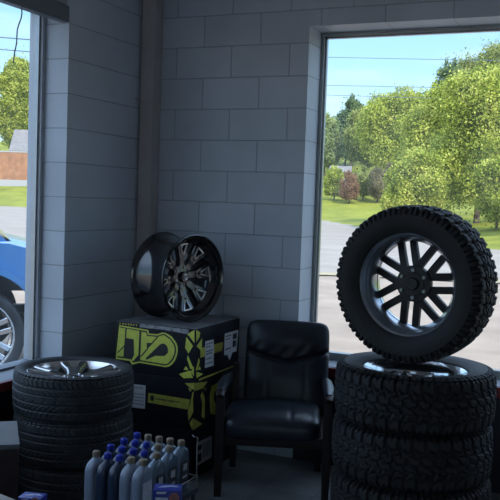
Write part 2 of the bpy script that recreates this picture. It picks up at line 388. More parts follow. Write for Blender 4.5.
w.tube(cp, 0.0034, 8); w.build('pull_cord', M['cord'], t)

# ------------------------------------------------------------------ tires and wheels
def catmull(pts, m):
    out = []
    for i in range(len(pts) - 1):
        p0 = pts[max(i - 1, 0)]; p1 = pts[i]; p2 = pts[i + 1]; p3 = pts[min(i + 2, len(pts) - 1)]
        for k in range(m):
            u = k / m
            out.append(tuple(0.5 * ((2 * p1[q]) + (-p0[q] + p2[q]) * u + (2 * p0[q] - 5 * p1[q] + 4 * p2[q] - p3[q]) * u * u + (-p0[q] + 3 * p1[q] - 3 * p2[q] + p3[q]) * u ** 3) for q in range(2)))
    out.append(pts[-1]); return out

def tire_mesh(R, Rr, W, depth, n, sh, bead=0.36):
    """lathe of a tire section whose tread is cut in by depth(theta, s, edge); axis is local Z"""
    H = R - Rr
    side = [(Rr, bead * W), (Rr + 0.02 * H, max(0.41, bead + 0.02) * W), (Rr + 0.14 * H, 0.455 * W), (Rr + 0.36 * H, 0.492 * W), (Rr + 0.56 * H, 0.5 * W), (Rr + 0.76 * H, 0.488 * W), (R - 0.13 * H, 0.47 * W), (R - sh, 0.448 * W)]
    prof = catmull(side, 4)
    # sidewall rings
    prof = [(r, z + (0.0016 if 0.20 < (r - Rr) / H < 0.26 or 0.66 < (r - Rr) / H < 0.7 else 0)) for r, z in prof]
    e0 = R - sh; z0 = 0.448 * W; ze = 0.40 * W
    for k in range(1, 6):                                        # rounded shoulder
        a = k / 6 * PI / 2
        prof.append((e0 + (sh - 0.006) * math.sin(a), ze + (z0 - ze) * math.cos(a)))
    K = 34
    crown = [(R - 0.006 * abs(2 * k / K - 1) ** 2.2, ze * (1 - 2 * k / K)) for k in range(K + 1)]
    full = prof + crown + [(r, -z) for r, z in reversed(prof)]
    np_ = len(full); i0 = len(side) * 4 - 3 - 5
    vs = []; fs = []
    for i in range(n):
        th = 2 * PI * i / n; ca, sa = math.cos(th), math.sin(th)
        for j, (r, z) in enumerate(full):
            s = z / ze
            if r > e0 - 0.11 * H:
                d = depth(th, s, (r - e0) / sh)
                r2 = r - d; z2 = z - (d * 0.7 * (1 if z > 0 else -1) if abs(s) > 1.0 else 0)
            else: r2, z2 = r, z
            vs.append((r2 * ca, r2 * sa, z2))
    for i in range(n):
        j = (i + 1) % n
        for q in range(np_ - 1): fs.append((i * np_ + q, j * np_ + q, j * np_ + q + 1, i * np_ + q + 1))
    b = MB(); b.add(vs, fs)
    # inner liner so the casing is closed
    k = 3
    b.lathe([(Rr, -bead * W), (Rr - 0.004, -(bead - .06) * W), (Rr - 0.004, (bead - .06) * W), (Rr, bead * W)], 64)
    return b

def fr(x): return x - math.floor(x)
def gate(x, w0, soft):   # 1 inside a gap of width w0 (fraction), soft edges
    x = fr(x); d = abs(x - 0.5) * 2   # 1 at block edges, 0 at middle of block
    e = 1 - w0
    return max(0.0, min(1.0, (d - e) / soft))
def mud_depth(N):
    def f(th, s, e):
        t = th * N / (2 * PI); a = abs(s); sg = 1 if s > 0 else -1
        ph = 0.5 if s > 0 else 0.0
        big = int(math.floor(t + ph)) % 2
        if a > 0.99:                     # shoulder lugs running down onto the sidewall, alternately long and short
            lim = -0.35 if big else 0.05
            g = max(gate(t + ph, 0.30, 0.16), 0.6 * gate(t + ph + 0.5, 0.16, 0.10))
            base = 0.0125 if e > -1.2 else 0.0
            return base * g if e > lim - .6 else 0.0035
        dz = 0
        zz = 0.61 + 0.05 * math.sin(2 * PI * (t * 1.0 + ph))
        if abs(a - zz) < 0.05: return 0.010
        z2 = 0.13 + 0.06 * math.sin(2 * PI * t + (PI if s > 0 else 0))
        if abs(s - (0.06 * math.sin(2 * PI * t))) < 0.045: return 0.009
        if a > zz:
            return 0.0125 * gate(t + ph + 0.06 * (a - .8), 0.34, 0.16)
        z3 = 0.33 + 0.05 * math.sin(2 * PI * (t + 0.3 + ph))
        if abs(a - z3) < 0.038: return 0.007
        if a > z3: return 0.011 * gate(t + ph + 0.45 + 0.7 * a, 0.30, 0.16)
        return 0.011 * gate(t + ph + 0.15 + 0.9 * a * sg, 0.28, 0.16)
    return f
def hp_depth(N):
    def f(th, s, e):
        t = th * N / (2 * PI); a = abs(s)
        if a > 1.0:
            return 0.0035 * gate(t * 1.0 + 0.5, 0.22, 0.12) if e > 0.0 else 0.0
        for c in (0.24, 0.62):
            if abs(a - c) < 0.045: return 0.0055
        if a < 0.20: return 0.004 * gate(t * 0.5 + 1.4 * a, 0.14, 0.1)
        if a < 0.58: return 0.0052 * gate(t + 3.4 * a, 0.24, 0.12)
        return 0.0048 * gate(t + 1.3 * a + 0.5, 0.22, 0.12)
    return f

def rim_barrel(Rr, W):
    """open barrel with two flanges; outer face at +Z"""
    h = W / 2
    p = [(Rr + 0.010, h - 0.004), (Rr + 0.012, h - 0.010), (Rr + 0.006, h - 0.016), (Rr - 0.006, h - 0.026), (Rr - 0.010, h - 0.05), (Rr - 0.028, h - 0.085), (Rr - 0.030, -h * 0.35), (Rr - 0.014, -h * 0.62), (Rr - 0.008, -h + 0.03),
         (Rr + 0.006, -h + 0.016), (Rr + 0.012, -h + 0.010), (Rr + 0.010, -h + 0.003), (Rr + 0.003, -h + 0.001),
         (Rr - 0.010, -h + 0.012), (Rr - 0.016, -h + 0.03), (Rr - 0.022, -h * 0.62), (Rr - 0.038, -h * 0.35), (Rr - 0.036, h - 0.085), (Rr - 0.019, h - 0.05), (Rr - 0.016, h - 0.028), (Rr - 0.006, h - 0.012), (Rr + 0.003, h - 0.002)]
    b = MB(); b.lathe(p, 112, closed=True); return b

def bar(b, r0, r1, w0, w1, off0, off1, z0, z1, th0, th1, ang, mi_side=1, mi_top=0, ch=0.006):
    """one spoke bar from radius r0 to r1; top face at z0..z1, chamfered; off is the sideways offset"""
    mx = Matrix.Rotation(ang, 4, 'Z')
    def ring(r, w, off, z, th):
        return [(r, off - w / 2, z - th), (r, off - w / 2, z - ch), (r, off - w / 2 + ch, z), (r, off + w / 2 - ch, z), (r, off + w / 2, z - ch), (r, off + w / 2, z - th)]
    N = 7; rings = []
    for i in range(N + 1):
        u = i / N; zz = z0 + (z1 - z0) * u ** 1.6
        rings.append(ring(r0 + (r1 - r0) * u, w0 + (w1 - w0) * u, off0 + (off1 - off0) * u, zz, th0 + (th1 - th0) * u))
    for i in range(N):
        a, c = rings[i], rings[i + 1]
        for k in range(6):
            l = (k + 1) % 6
            b.add([a[k], a[l], c[l], c[k]], [(0, 1, 2, 3)], mi_top if k in (1, 2, 3) else mi_side, mx)
    b.add(rings[0], [(0, 1, 2, 3, 4, 5)], mi_side, mx); b.add(rings[-1], [(5, 4, 3, 2, 1, 0)], mi_side, mx)

def weld(o, d=0.0004):
    me = o.data; bm = bmesh.new(); bm.from_mesh(me); bmesh.ops.remove_doubles(bm, verts=bm.verts[:], dist=d)
    bmesh.ops.recalc_face_normals(bm, faces=bm.faces[:]); bm.to_mesh(me); bm.free()
    me.polygons.foreach_set('use_smooth', [True] * len(me.polygons)); me.set_sharp_from_angle(angle=math.radians(32))

def place_parts(root, loc, rot):
    for ch in root.children:
        ch.location = loc; ch.rotation_euler = rot

# big wheel with seven double spokes in mud tires
MR, MRr, MW = 0.411, 0.274, 0.2772
def mud_wheel(name, label, ph):
    root = thing(name, label, 'wheel', group=None)
    tire_mesh(MR, MRr - 0.006, MW, mud_depth(40), 720, 0.028, 0.40).build('tire', M['rubber_mud'], root, ang=38)
    rim_barrel(MRr - 0.012, 0.218).build('rim_barrel', M['barrel'], root)
    b = MB(); b.lathe([(MRr - 0.010, 0.1105), (MRr - 0.020, 0.100), (MRr - 0.031, 0.086), (MRr - 0.036, 0.066), (MRr - 0.0505, 0.034), (MRr - 0.049, 0.026), (MRr - 0.034, 0.064), (MRr - 0.029, 0.086), (MRr - 0.018, 0.102), (MRr - 0.008, 0.1095)], 112, closed=True); b.build('outer_lip', M['chrome'], root)
    for k in range(7):
        b = MB(); a = ph + k * 2 * PI / 7
        for s in (-1, 1):
            bar(b, 0.080, 0.240, 0.037, 0.038, s * 0.0345, s * 0.0360, 0.028, 0.056, 0.036, 0.026, a)
        o = b.build('spoke', [M['chrome'], M['cast_dark']], root); weld(o)
    b = MB()
    b.lathe([(0.0, -0.020), (0.032, -0.020), (0.034, -0.028), (0.060, -0.028), (0.062, -0.024), (0.094, -0.022), (0.096, -0.010), (0.092, 0.020), (0.05, 0.026), (0.0, 0.026)], 72)
    hub = b.build('hub', M['cast_dark'], root)
    HUB_UP = 0.001
    for v_ in hub.data.vertices: v_.co.z += HUB_UP
    b = MB(); b.lathe([(0.0, 0.0), (0.030, 0.0), (0.033, 0.004), (0.033, 0.024), (0.0, 0.024)], 40); cp = b.build('center_bore', M['cast_dark'], hub); cp.location = (0, 0, -0.041 + HUB_UP)
    b = MB(); b.lathe([(0.0, 0.0), (0.036, 0.0), (0.040, -0.004), (0.040, -0.012), (0.0, -0.012)], 40); cp = b.build('center_cap', M['chrome'], hub); cp.location = (0, 0, 0.038 + HUB_UP)
    for k in range(6):
        a = k * PI / 3 + 0.5
        b = MB(); b.lathe([(0.0, 0.0), (0.008, 0.0), (0.0095, 0.003), (0.0105, -0.002), (0.0105, 0.012), (0.0, 0.012)], 16)
        ln = b.build('lug_seat', M['alu_dark'], hub); ln.location = (0.072 * math.cos(a), 0.072 * math.sin(a), -0.032 + HUB_UP)
    return root

standing = mud_wheel('mud_tire_wheel', 'upright mud tire on a double-spoked wheel, standing on top of the stack by the window', math.radians(73))
GM = 'mounted mud tires by the big window'
standing['group'] = GM
STX, STY = 2.084, -0.705
# the upright one: outer face turned to the window, inner barrel to the room
yaw = math.radians(10.5)
axis = Vector((math.sin(yaw), math.cos(yaw), 0))
rotm = Matrix((( -axis.y, 0, axis.x), (axis.x, 0, axis.y), (0, 1, 0))).to_4x4()   # columns: X', Y', Z'
rotm = Matrix.Rotation(math.radians(1.0), 4, Vector((1, 0, 0))) @ rotm
place_parts(standing, (0, 0, 0), (0, 0, 0))
stack_first = copy_tree(standing)
place_parts(standing, (0, 0, MR - 0.006), rotm.to_euler())
standing.location = (2.046, -0.640, 3 * 0.2784 + 0.002)
place_parts(stack_first, (0, 0, 0.1386), (0, 0, 0))
mud_labels = ['mud tire with chrome spokes at the top of the right stack, lying flat', 'mud tire in the middle of the right stack by the window', 'mud tire at the bottom of the right stack, on the floor']
for k in range(3):
    o = stack_first if k == 0 else copy_tree(stack_first)
    o['label'] = mud_labels[k]; o['group'] = GM
    o.location = (STX + (0, -0.004, 0.003)[k], STY + (0, 0.004, -0.004)[k], (2 - k) * 0.2784); o.rotation_euler = (0, 0, (0.87, 1.1, 2.3)[k])

# road tires with silver split-spoke wheels
HR, HRr, HW = 0.322, 0.246, 0.2382
def road_wheel(label):
    root = thing('road_tire_wheel', label, 'wheel', group='mounted road tires stacked under the left window')
    tire_mesh(HR, HRr, HW, hp_depth(64), 704, 0.020).build('tire', M['rubber'], root, ang=40)
    rim_barrel(HRr - 0.004, 0.21).build('rim_barrel', M['silver'], root)
    for k in range(5):
        b = MB(); a = k * 2 * PI / 5
        bar(b, 0.050, 0.130, 0.060, 0.080, 0, 0.0, 0.070, 0.090, 0.030, 0.026, a)
        for s in (-1, 1):
            bar(b, 0.118, 0.233, 0.038, 0.050, s * 0.021, s * 0.052, 0.086, 0.101, 0.026, 0.024, a)
        o = b.build('spoke', [M['silver'], M['alu']], root); weld(o)
    b = MB(); b.lathe([(0.0, 0.0), (0.070, 0.0), (0.072, 0.05), (0.062, 0.062), (0.034, 0.064), (0.032, 0.056), (0.0, 0.056)], 60)
    hub = b.build('hub', M['silver'], root)
    b = MB(); b.lathe([(0.0, 0.068), (0.024, 0.067), (0.030, 0.062), (0.030, 0.05), (0.0, 0.05)], 40); b.build('center_cap', M['cast_dark'], hub)
    for k in range(5):
        a = (k + 0.5) * 2 * PI / 5
        b = MB(); b.lathe([(0.0, 0.014), (0.006, 0.013), (0.009, 0.010), (0.009, 0.0), (0.0, 0.0)], 6)
        ln = b.build('lug_nut', M['chrome'], hub); ln.location = (0.05 * math.cos(a), 0.05 * math.sin(a), 0.060)
    b = MB(); b.lathe([(0.0, -0.066), (0.150, -0.066), (0.165, -0.06), (0.165, -0.045), (0.05, -0.04), (0.0, -0.04)], 60)
    b.build('brake_side_disc', M['cast_dark'], root)
    return root
rw = road_wheel('road tire on a silver spoked wheel, top of the left stack')
place_parts(rw, (0, 0, HW / 2), (0, 0, 0))
for k in range(3):
    o = rw if k == 0 else copy_tree(rw)
    o['label'] = ['road tire on a silver spoked wheel, top of the left stack', 'road tire in the middle of the left stack, under the silver wheel', 'lowest road tire of the left stack, on the floor'][k]
    o.location = (0.358 + (0, 0.006, 0.018)[k], -1.262 + (0, -0.004, 0.0)[k], (2 - k) * 0.2392); o.rotation_euler = (0, 0, (0.95, 1.3, 2.2)[k])

# loose gloss black wheel on the carton stack
def black_wheel():
    root = thing('black_wheel', 'gloss black bare wheel with milled spokes standing on the stacked cartons', 'wheel')
    Rr, W = 0.256, 0.285
    rim_barrel(Rr, W).build('rim_barrel', M['gloss_black'], root)
    b = MB(); b.lathe([(Rr - 0.018, W / 2 - 0.022), (Rr - 0.026, W / 2 - 0.045), (Rr - 0.048, W / 2 - 0.07), (Rr - 0.05, W / 2 - 0.09), (Rr - 0.03, W / 2 - 0.09), (Rr - 0.012, W / 2 - 0.03)], 96, closed=True); b.build('lip', M['gloss_black'], root)
    n = 8
    for k in range(n):
        a = k * 2 * PI / n + 0.12
        b = MB()
        bar(b, 0.060, 0.130, 0.050, 0.050, 0, 0, 0.040, 0.052, 0.035, 0.030, a, 0, 0)
        for s in (-1, 1): bar(b, 0.115, 0.212, 0.032, 0.030, s * 0.011, s * 0.047, 0.050, 0.072, 0.030, 0.026, a, 0, 0)
        o = b.build('spoke', [M['gloss_black']], root); weld(o)
        e = MB()
        for s in (-1, 1): bar(e, 0.142, 0.206, 0.007, 0.009, s * 0.0045, s * 0.0310, 0.0575, 0.0725, 0.008, 0.008, a, 0, 0, 0.001)
        e.build('milled_edge', M['milled'], o)
        e = MB(); bar(e, 0.200, 0.209, 0.060, 0.064, 0, 0, 0.0715, 0.0725, 0.01, 0.01, a, 0, 0, 0.001); e.build('milled_window', M['milled'], o)
    b = MB(); b.lathe([(0.0, -0.01), (0.080, -0.01), (0.084, 0.02), (0.075, 0.036), (0.045, 0.042), (0.0, 0.042)], 60); hub = b.build('hub', M['gloss_black'], root)
    b = MB(); b.lathe([(0.0, 0.064), (0.028, 0.063), (0.034, 0.058), (0.036, 0.04), (0.0, 0.04)], 48); cap = b.build('center_cap', M['gloss_black'], hub)
    # silver ring-and-hook emblem on the cap
    e = MB(); arc = [(0.019 * math.cos(a), 0.015 * math.sin(a), 0.0648) for a in [math.radians(40 + q * 20) for q in range(15)]]
    e.tube(arc, 0.0042, 8); e.tube([(0.017, -0.004, 0.0648), (0.004, -0.002, 0.0648)], 0.004, 8); e.build('emblem', M['silver'], cap)
    for k in range(6):
        a = k * PI / 3 + 0.3
        b = MB(); b.lathe([(0.0, 0.0), (0.009, 0.0), (0.011, 0.004), (0.008, 0.004), (0.0075, 0.001), (0.0, 0.001)], 18)
        l = b.build('lug_hole', M['alu_dark'], hub); l.location = (0.058 * math.cos(a), 0.058 * math.sin(a), 0.0415)
    return root, Rr
bw, bR = black_wheel()
yw = math.radians(-16)
ax = Vector((math.cos(yw), math.sin(yw), 0))
bm_ = Matrix(((-ax.y, 0, ax.x), (ax.x, 0, ax.y), (0, 1, 0))).to_4x4()
place_parts(bw, (0, 0, bR + 0.012), bm_.to_euler())
bw.location = (0.532, -0.45, 0.8950)

# ------------------------------------------------------------------ cartons of wheels
BX0, BX1, BY0, BY1, BH = 0.256, 0.808, -0.716, -0.115, 0.297
DX = 0.018     # print sits this far along from the carton's own left edge datum
def flat_front(polys, d, mis=None, dx=DX):     # printed shapes lying on the front face (x, z given in room metres)
    b = MB()
    for i, q in enumerate(polys):
        q = [(min(x + dx, BX1 - 0.0005), z) for x, z in q]
        n = len(q)
        d += 0.00002
        b.add([(x, BY0 - d, z) for x, z in q] + [(x, BY0 - 0.0002, z) for x, z in q], [tuple(range(n))] + [(k, (k + 1) % n, n + (k + 1) % n, n + k) for k in range(n)], mis[i] if mis else 0)
    return b
def flat_side(polys, d, mis=None):
    b = MB()
    for i, q in enumerate(polys):
        q = [(max(y, BY0 + 0.0005), z) for y, z in q]
        n = len(q)
        d += 0.00002
        b.add([(BX1 + d, y, z) for y, z in q] + [(BX1 + 0.0002, y, z) for y, z in q], [tuple(range(n))] + [(k, (k + 1) % n, n + (k + 1) % n, n + k) for k in range(n)], mis[i] if mis else 0)
    return b
def stroke(pts, w):
    """mitred band around a polyline, as quads"""
    P = [Vector(p) for p in pts]; L = []; R = []
    for i, p in enumerate(P):
        a = (P[i] - P[i - 1]).normalized() if i else None; c = (P[i + 1] - P[i]).normalized() if i < len(P) - 1 else None
        if a is None: n = Vector((-c.y, c.x)); k = 1
        elif c is None: n = Vector((-a.y, a.x)); k = 1
        else:
            n = (Vector((-a.y, a.x)) + Vector((-c.y, c.x))).normalized(); k = 1 / max(0.5, n.dot(Vector((-a.y, a.x))))
        L.append(p + n * w / 2 * k); R.append(p - n * w / 2 * k)
    return [[tuple(L[i]), tuple(L[i + 1]), tuple(R[i + 1]), tuple(R[i])] for i in range(len(P) - 1)]
def bars_on(x0, x1, z, h, n, seed):
    r = random.Random(seed); out = []; x = x0; st = (x1 - x0) / n
    for k in range(n):
        wd = st * r.uniform(0.35, 0.8); out.append([(x, z - h / 2), (x + wd, z - h / 2), (x + wd, z + h / 2), (x, z + h / 2)]); x += st
    return out

LOGO_OUT = [(0.287, 0.869), (0.489, 0.858), (0.495, 0.838), (0.552, 0.839), (0.585, 0.853), (0.607, 0.852), (0.625, 0.846), (0.650, 0.834), (0.668, 0.815), (0.683, 0.797), (0.691, 0.775), (0.692, 0.748), (0.686, 0.723), (0.676, 0.697), (0.659, 0.674), (0.640, 0.658), (0.615, 0.65), (0.433, 0.656), (0.383, 0.638), (0.367, 0.66), (0.268, 0.661)]
LOGO_IN = [(0.296, 0.86), (0.482, 0.85), (0.487, 0.829), (0.554, 0.831), (0.587, 0.845), (0.604, 0.844), (0.618, 0.837), (0.642, 0.825), (0.659, 0.808), (0.673, 0.792), (0.68, 0.772), (0.681, 0.748), (0.675, 0.725), (0.666, 0.702), (0.65, 0.682), (0.633, 0.667), (0.612, 0.659), (0.435, 0.665), (0.388, 0.651), (0.378, 0.67), (0.279, 0.672)]
L_I = [(0.296, 0.854), (0.331, 0.853), (0.322, 0.681), (0.281, 0.68)]
L_L = [(0.341, 0.852), (0.429, 0.846), (0.426, 0.702), (0.399, 0.67), (0.388, 0.659), (0.382, 0.67), (0.397, 0.7), (0.392, 0.793), (0.339, 0.796)]
L_AC = [(0.443, 0.844), (0.476, 0.842), (0.482, 0.822), (0.555, 0.823), (0.587, 0.837), (0.602, 0.836), (0.615, 0.829), (0.637, 0.818), (0.652, 0.802), (0.665, 0.787), (0.671, 0.77), (0.672, 0.748), (0.666, 0.728), (0.657, 0.706), (0.643, 0.688), (0.629, 0.674), (0.61, 0.667), (0.441, 0.673)]
L_HOLE = [(0.573, 0.781), (0.593, 0.789), (0.610, 0.784), (0.624, 0.770), (0.628, 0.752), (0.626, 0.735), (0.606, 0.715), (0.543, 0.710), (0.483, 0.679), (0.477, 0.688)]
L_TRI = [(0.482, 0.781), (0.525, 0.784), (0.484, 0.740)]
SKF1 = [[(0.732, 0.858), (0.779, 0.888), (0.782, 0.811), (0.746, 0.848)], [(0.728, 0.842), (0.773, 0.794), (0.745, 0.746), (0.722, 0.778)], [(0.742, 0.736), (0.78, 0.663), (0.76, 0.657), (0.736, 0.716)], [(0.687, 0.62), (0.76, 0.649), (0.78, 0.608), (0.718, 0.598)], [(0.716, 0.648), (0.732, 0.672), (0.749, 0.649)], [(0.764, 0.641), (0.783, 0.676), (0.785, 0.619)]]
SKS1 = [[(-0.716, 0.889), (-0.665, 0.868), (-0.671, 0.843), (-0.711, 0.817)], [(-0.638, 0.83), (-0.64, 0.756), (-0.706, 0.792)], [(-0.673, 0.719), (-0.707, 0.651), (-0.682, 0.651), (-0.658, 0.7)], [(-0.695, 0.641), (-0.612, 0.614), (-0.693, 0.602)], [(-0.682, 0.651), (-0.655, 0.667), (-0.643, 0.644)]]
SKF2 = [[(0.728, 0.57), (0.79, 0.58), (0.79, 0.539), (0.768, 0.544)], [(0.749, 0.548), (0.775, 0.537), (0.763, 0.524)], [(0.779, 0.522), (0.789, 0.53), (0.783, 0.481), (0.789, 0.409), (0.759, 0.351), (0.752, 0.402), (0.768, 0.462)], [(0.766, 0.341), (0.789, 0.375), (0.789, 0.302), (0.779, 0.315)]]
SKS2 = [[(-0.715, 0.578), (-0.547, 0.557), (-0.603, 0.527), (-0.715, 0.531)], [(-0.677, 0.572), (-0.637, 0.553), (-0.675, 0.547)], [(-0.611, 0.51), (-0.577, 0.461), (-0.572, 0.337), (-0.616, 0.36), (-0.607, 0.434), (-0.636, 0.49)], [(-0.715, 0.370), (-0.597, 0.312), (-0.715, 0.300)], [(-0.592, 0.523), (-0.559, 0.525), (-0.576, 0.503)]]
RING2 = [(-0.516, 0.466), (-0.489, 0.521), (-0.417, 0.525), (-0.348, 0.517), (-0.354, 0.461), (-0.414, 0.49), (-0.451, 0.471), (-0.458, 0.429), (-0.427, 0.401), (-0.369, 0.407), (-0.37, 0.358), (-0.441, 0.33), (-0.499, 0.351)]
TRI2 = [(-0.175, 0.455), (-0.158, 0.447), (-0.150, 0.365), (-0.203, 0.345), (-0.209, 0.366)]

GB = 'black wheel cartons stacked by the chair'
def carton(label, k, dx=0.0):
    t = thing('wheel_carton', label, 'box', (0, 0, 0), 0, GB)
    z0 = k * BH
    t.location = (0, 0, 0)
    b = MB(); b.box((BX0, BY0, z0 + 0.001), (BX1, BY1, z0 + BH), bev=0.004, seg=2)
    # top panel lies in its own sheet with a centre seam
    body = b.build('body', M['carton_black'], t)
    return t, z0
# top carton
t, z0 = carton('black wheel carton with a big upside-down lime logo, top of the stack', 2)
b = MB(); b.box((BX0 + 0.004, BY0 + 0.004, z0 + BH), (BX1 - 0.004, (BY0 + BY1) / 2 - 0.001, z0 + BH + 0.0022)); b.box((BX0 + 0.004, (BY0 + BY1) / 2 + 0.001, z0 + BH), (BX1 - 0.004, BY1 - 0.004, z0 + BH + 0.0022)); b.build('top_flap', M['carton_top'], t, smooth=False)
b = flat_front([LOGO_OUT], 0.0006, [0], 0.0)
for src in (flat_front([LOGO_IN], 0.0009, None, 0.0),): b.add(src.v, src.f, 1)
for polys, d_, mi_ in (([L_I, L_L, L_AC], 0.0013, 0), ([L_HOLE, L_TRI] + stroke([(0.555, 0.823), (0.510, 0.773)], 0.008) + stroke([(0.488, 0.746), (0.445, 0.695)], 0.008) + stroke([(0.280, 0.700), (0.334, 0.752)], 0.007), 0.0017, 1)):
    src = flat_front(polys, d_, None, 0.0); b.add(src.v, src.f, mi_)
b.build('logo', [M['lime'], M['ink']], t, smooth=False)
flat_front(bars_on(0.27, 0.405, 0.879, 0.010, 7, 3), 0.0008).build('small_print', M['lime_dull'], t, smooth=False)
flat_front([[(0.413, 0.889), (0.742, 0.887), (0.742, 0.858), (0.66, 0.864), (0.57, 0.869), (0.412, 0.869)]], 0.0008).build('packing_tape', M['tape'], t, smooth=False)
b = flat_front(SKF1, 0.0008); s_ = flat_side(SKS1, 0.0008); b.add(s_.v, s_.f, 0); b.build('corner_emblem', M['lime'], t, smooth=False)
flat_side([[(-0.656, 0.774), (-0.348, 0.769), (-0.363, 0.715), (-0.652, 0.716)]], 0.0006).build('brand_strip', M['lime_dull'], t, smooth=False)
o = flat_side([[(-0.595, 0.806), (-0.485, 0.802), (-0.473, 0.641), (-0.59, 0.646)]], 0.001).build('label_sticker', M['label_white'], t, smooth=False)
flat_side([[(-0.585, z), (-0.585 + l, z), (-0.585 + l, z - 0.008), (-0.585, z - 0.008)] for z, l in ((0.79, 0.09), (0.772, 0.06), (0.745, 0.09), (0.73, 0.08), (0.7, 0.07), (0.672, 0.09))], 0.0013).build('sticker_print', M['carton_top'], o, smooth=False)
o = flat_side([[(-0.332, 0.817), (-0.133, 0.816), (-0.150, 0.68), (-0.21, 0.683), (-0.248, 0.64), (-0.287, 0.679), (-0.331, 0.682)]], 0.001).build('arrow_sticker', M['label_white'], t, smooth=False)
flat_side([[(-0.215, 0.80), (-0.155, 0.80), (-0.155, 0.765), (-0.215, 0.765)], [(-0.215, 0.755), (-0.165, 0.755), (-0.165, 0.715), (-0.215, 0.715)], [(-0.32, 0.80), (-0.24, 0.80), (-0.24, 0.794), (-0.32, 0.794)], [(-0.32, 0.78), (-0.25, 0.78), (-0.25, 0.775), (-0.32, 0.775)], [(-0.32, 0.72), (-0.24, 0.72), (-0.24, 0.712), (-0.32, 0.712)]], 0.0013).build('sticker_print', M['ink'], o, smooth=False)
# middle carton
t, z0 = carton('black wheel carton with a lime strip and white sticker, middle of the stack', 1)
b = flat_front(SKF2, 0.0008); s_ = flat_side(SKS2, 0.0008); b.add(s_.v, s_.f, 0); b.build('corner_emblem', M['lime_dull'], t, smooth=False)
o = flat_front([[(0.485, 0.483), (0.764, 0.479), (0.755, 0.418), (0.482, 0.425)]], 0.0006).build('brand_strip', M['lime_dull'], t, smooth=False)
flat_front([[(0.499, 0.466), (0.512, 0.474), (0.524, 0.466), (0.524, 0.444), (0.512, 0.435), (0.499, 0.444)]] + bars_on(0.536, 0.70, 0.454, 0.010, 14, 5), 0.0009).build('strip_print', M['ink'], o, smooth=False)
o = flat_front([[(0.363, 0.522), (0.464, 0.525), (0.464, 0.384), (0.365, 0.381)]], 0.0008).build('label_sticker', M['label_white'], t, smooth=False)
flat_front(bars_on(0.385, 0.445, 0.505, 0.012, 4, 9) + [[(0.375, z), (0.455, z), (0.455, z - 0.005), (0.375, z - 0.005)] for z in (0.47, 0.45, 0.43, 0.41)], 0.0011).build('sticker_print', M['carton_top'], o, smooth=False)
flat_side([RING2], 0.0008).build('ring_print', M['lime_dull'], t, smooth=False)
flat_side([TRI2], 0.0008).build('corner_print', M['lime'], t, smooth=False)
flat_side([[(-0.661, 0.581), (-0.16, 0.587), (-0.16, 0.5935), (-0.661, 0.5935)]], 0.0008).build('edge_stripe', M['lime_dull'], t, smooth=False)
# bottom carton
t, z0 = carton('black wheel carton with a large white side label, bottom of the stack', 0)
o = flat_side([[(-0.671, 0.215), (-0.469, 0.210), (-0.462, 0.074), (-0.662, 0.072)]], 0.001).build('label_sticker', M['label_white'], t, smooth=False)
flat_side([[(-0.65, 0.19), (-0.60, 0.19), (-0.60, 0.16), (-0.65, 0.16)], [(-0.65, 0.14), (-0.60, 0.14), (-0.60, 0.09), (-0.65, 0.09)]] + [[(-0.58 + 0.02 * k, 0.19), (-0.572 + 0.02 * k, 0.19), (-0.572 + 0.02 * k, 0.10), (-0.58 + 0.02 * k, 0.10)] for k in range(5)], 0.0013).build('sticker_print', M['ink'], o, smooth=False)
flat_side([[(-0.427, 0.22), (-0.383, 0.217), (-0.378, 0.075), (-0.42, 0.074)]], 0.001).build('side_sticker', M['carton_top'], t, smooth=False)

# ------------------------------------------------------------------ guest chair
def sgn(x, e): return math.copysign(abs(x) ** e, x)
def arc_pts(e, n, closed):
    # points of |x|^(2/e)+|y|^(2/e)=1, evenly spaced along the curve
    N = 4000; P = []
    a0, a1 = (0, 2 * PI) if closed else (-PI / 2, PI / 2)
    for k in range(N + 1):
        a = a0 + (a1 - a0) * k / N; P.append((sgn(math.cos(a), e), sgn(math.sin(a), e)))
    L = [0.0]
    for k in range(N): L.append(L[-1] + math.hypot(P[k + 1][0] - P[k][0], P[k + 1][1] - P[k][1]))
    out = []; q = 0; m = n if closed else n + 1
    for k in range(m):
        t_ = L[-1] * k / n
        while q < N - 1 and L[q + 1] < t_: q += 1
        f_ = (t_ - L[q]) / max(1e-9, L[q + 1] - L[q]); f_ = max(0, min(1, f_))
        out.append((P[q][0] + (P[q + 1][0] - P[q][0]) * f_, P[q][1] + (P[q + 1][1] - P[q][1]) * f_))
    return out
def cushion(w, d, h, e1, e2, fn=None, nu=72, nv=40):
    """superquadric pad, half sizes w, d, h, centred at 0; fn(p) may move a point"""
    ringp = arc_pts(e2, nu, True); rings = []
    for cz, sz in arc_pts(e1, nv, False):
        cz = max(cz, 0.0)
        ring = []
        for cx, cy in ringp:
            p = (w * cz * cx, d * cz * cy, h * sz)
            ring.append(fn(p) if fn else p)
        rings.append(ring)
    b = MB(); b.loft(rings, cap=True); return b
ca = math.radians(-20)
t = thing('guest_chair', 'black leather armchair with dark wooden legs under the window corner', 'chair', (1.236, -0.508, 0), -ca)
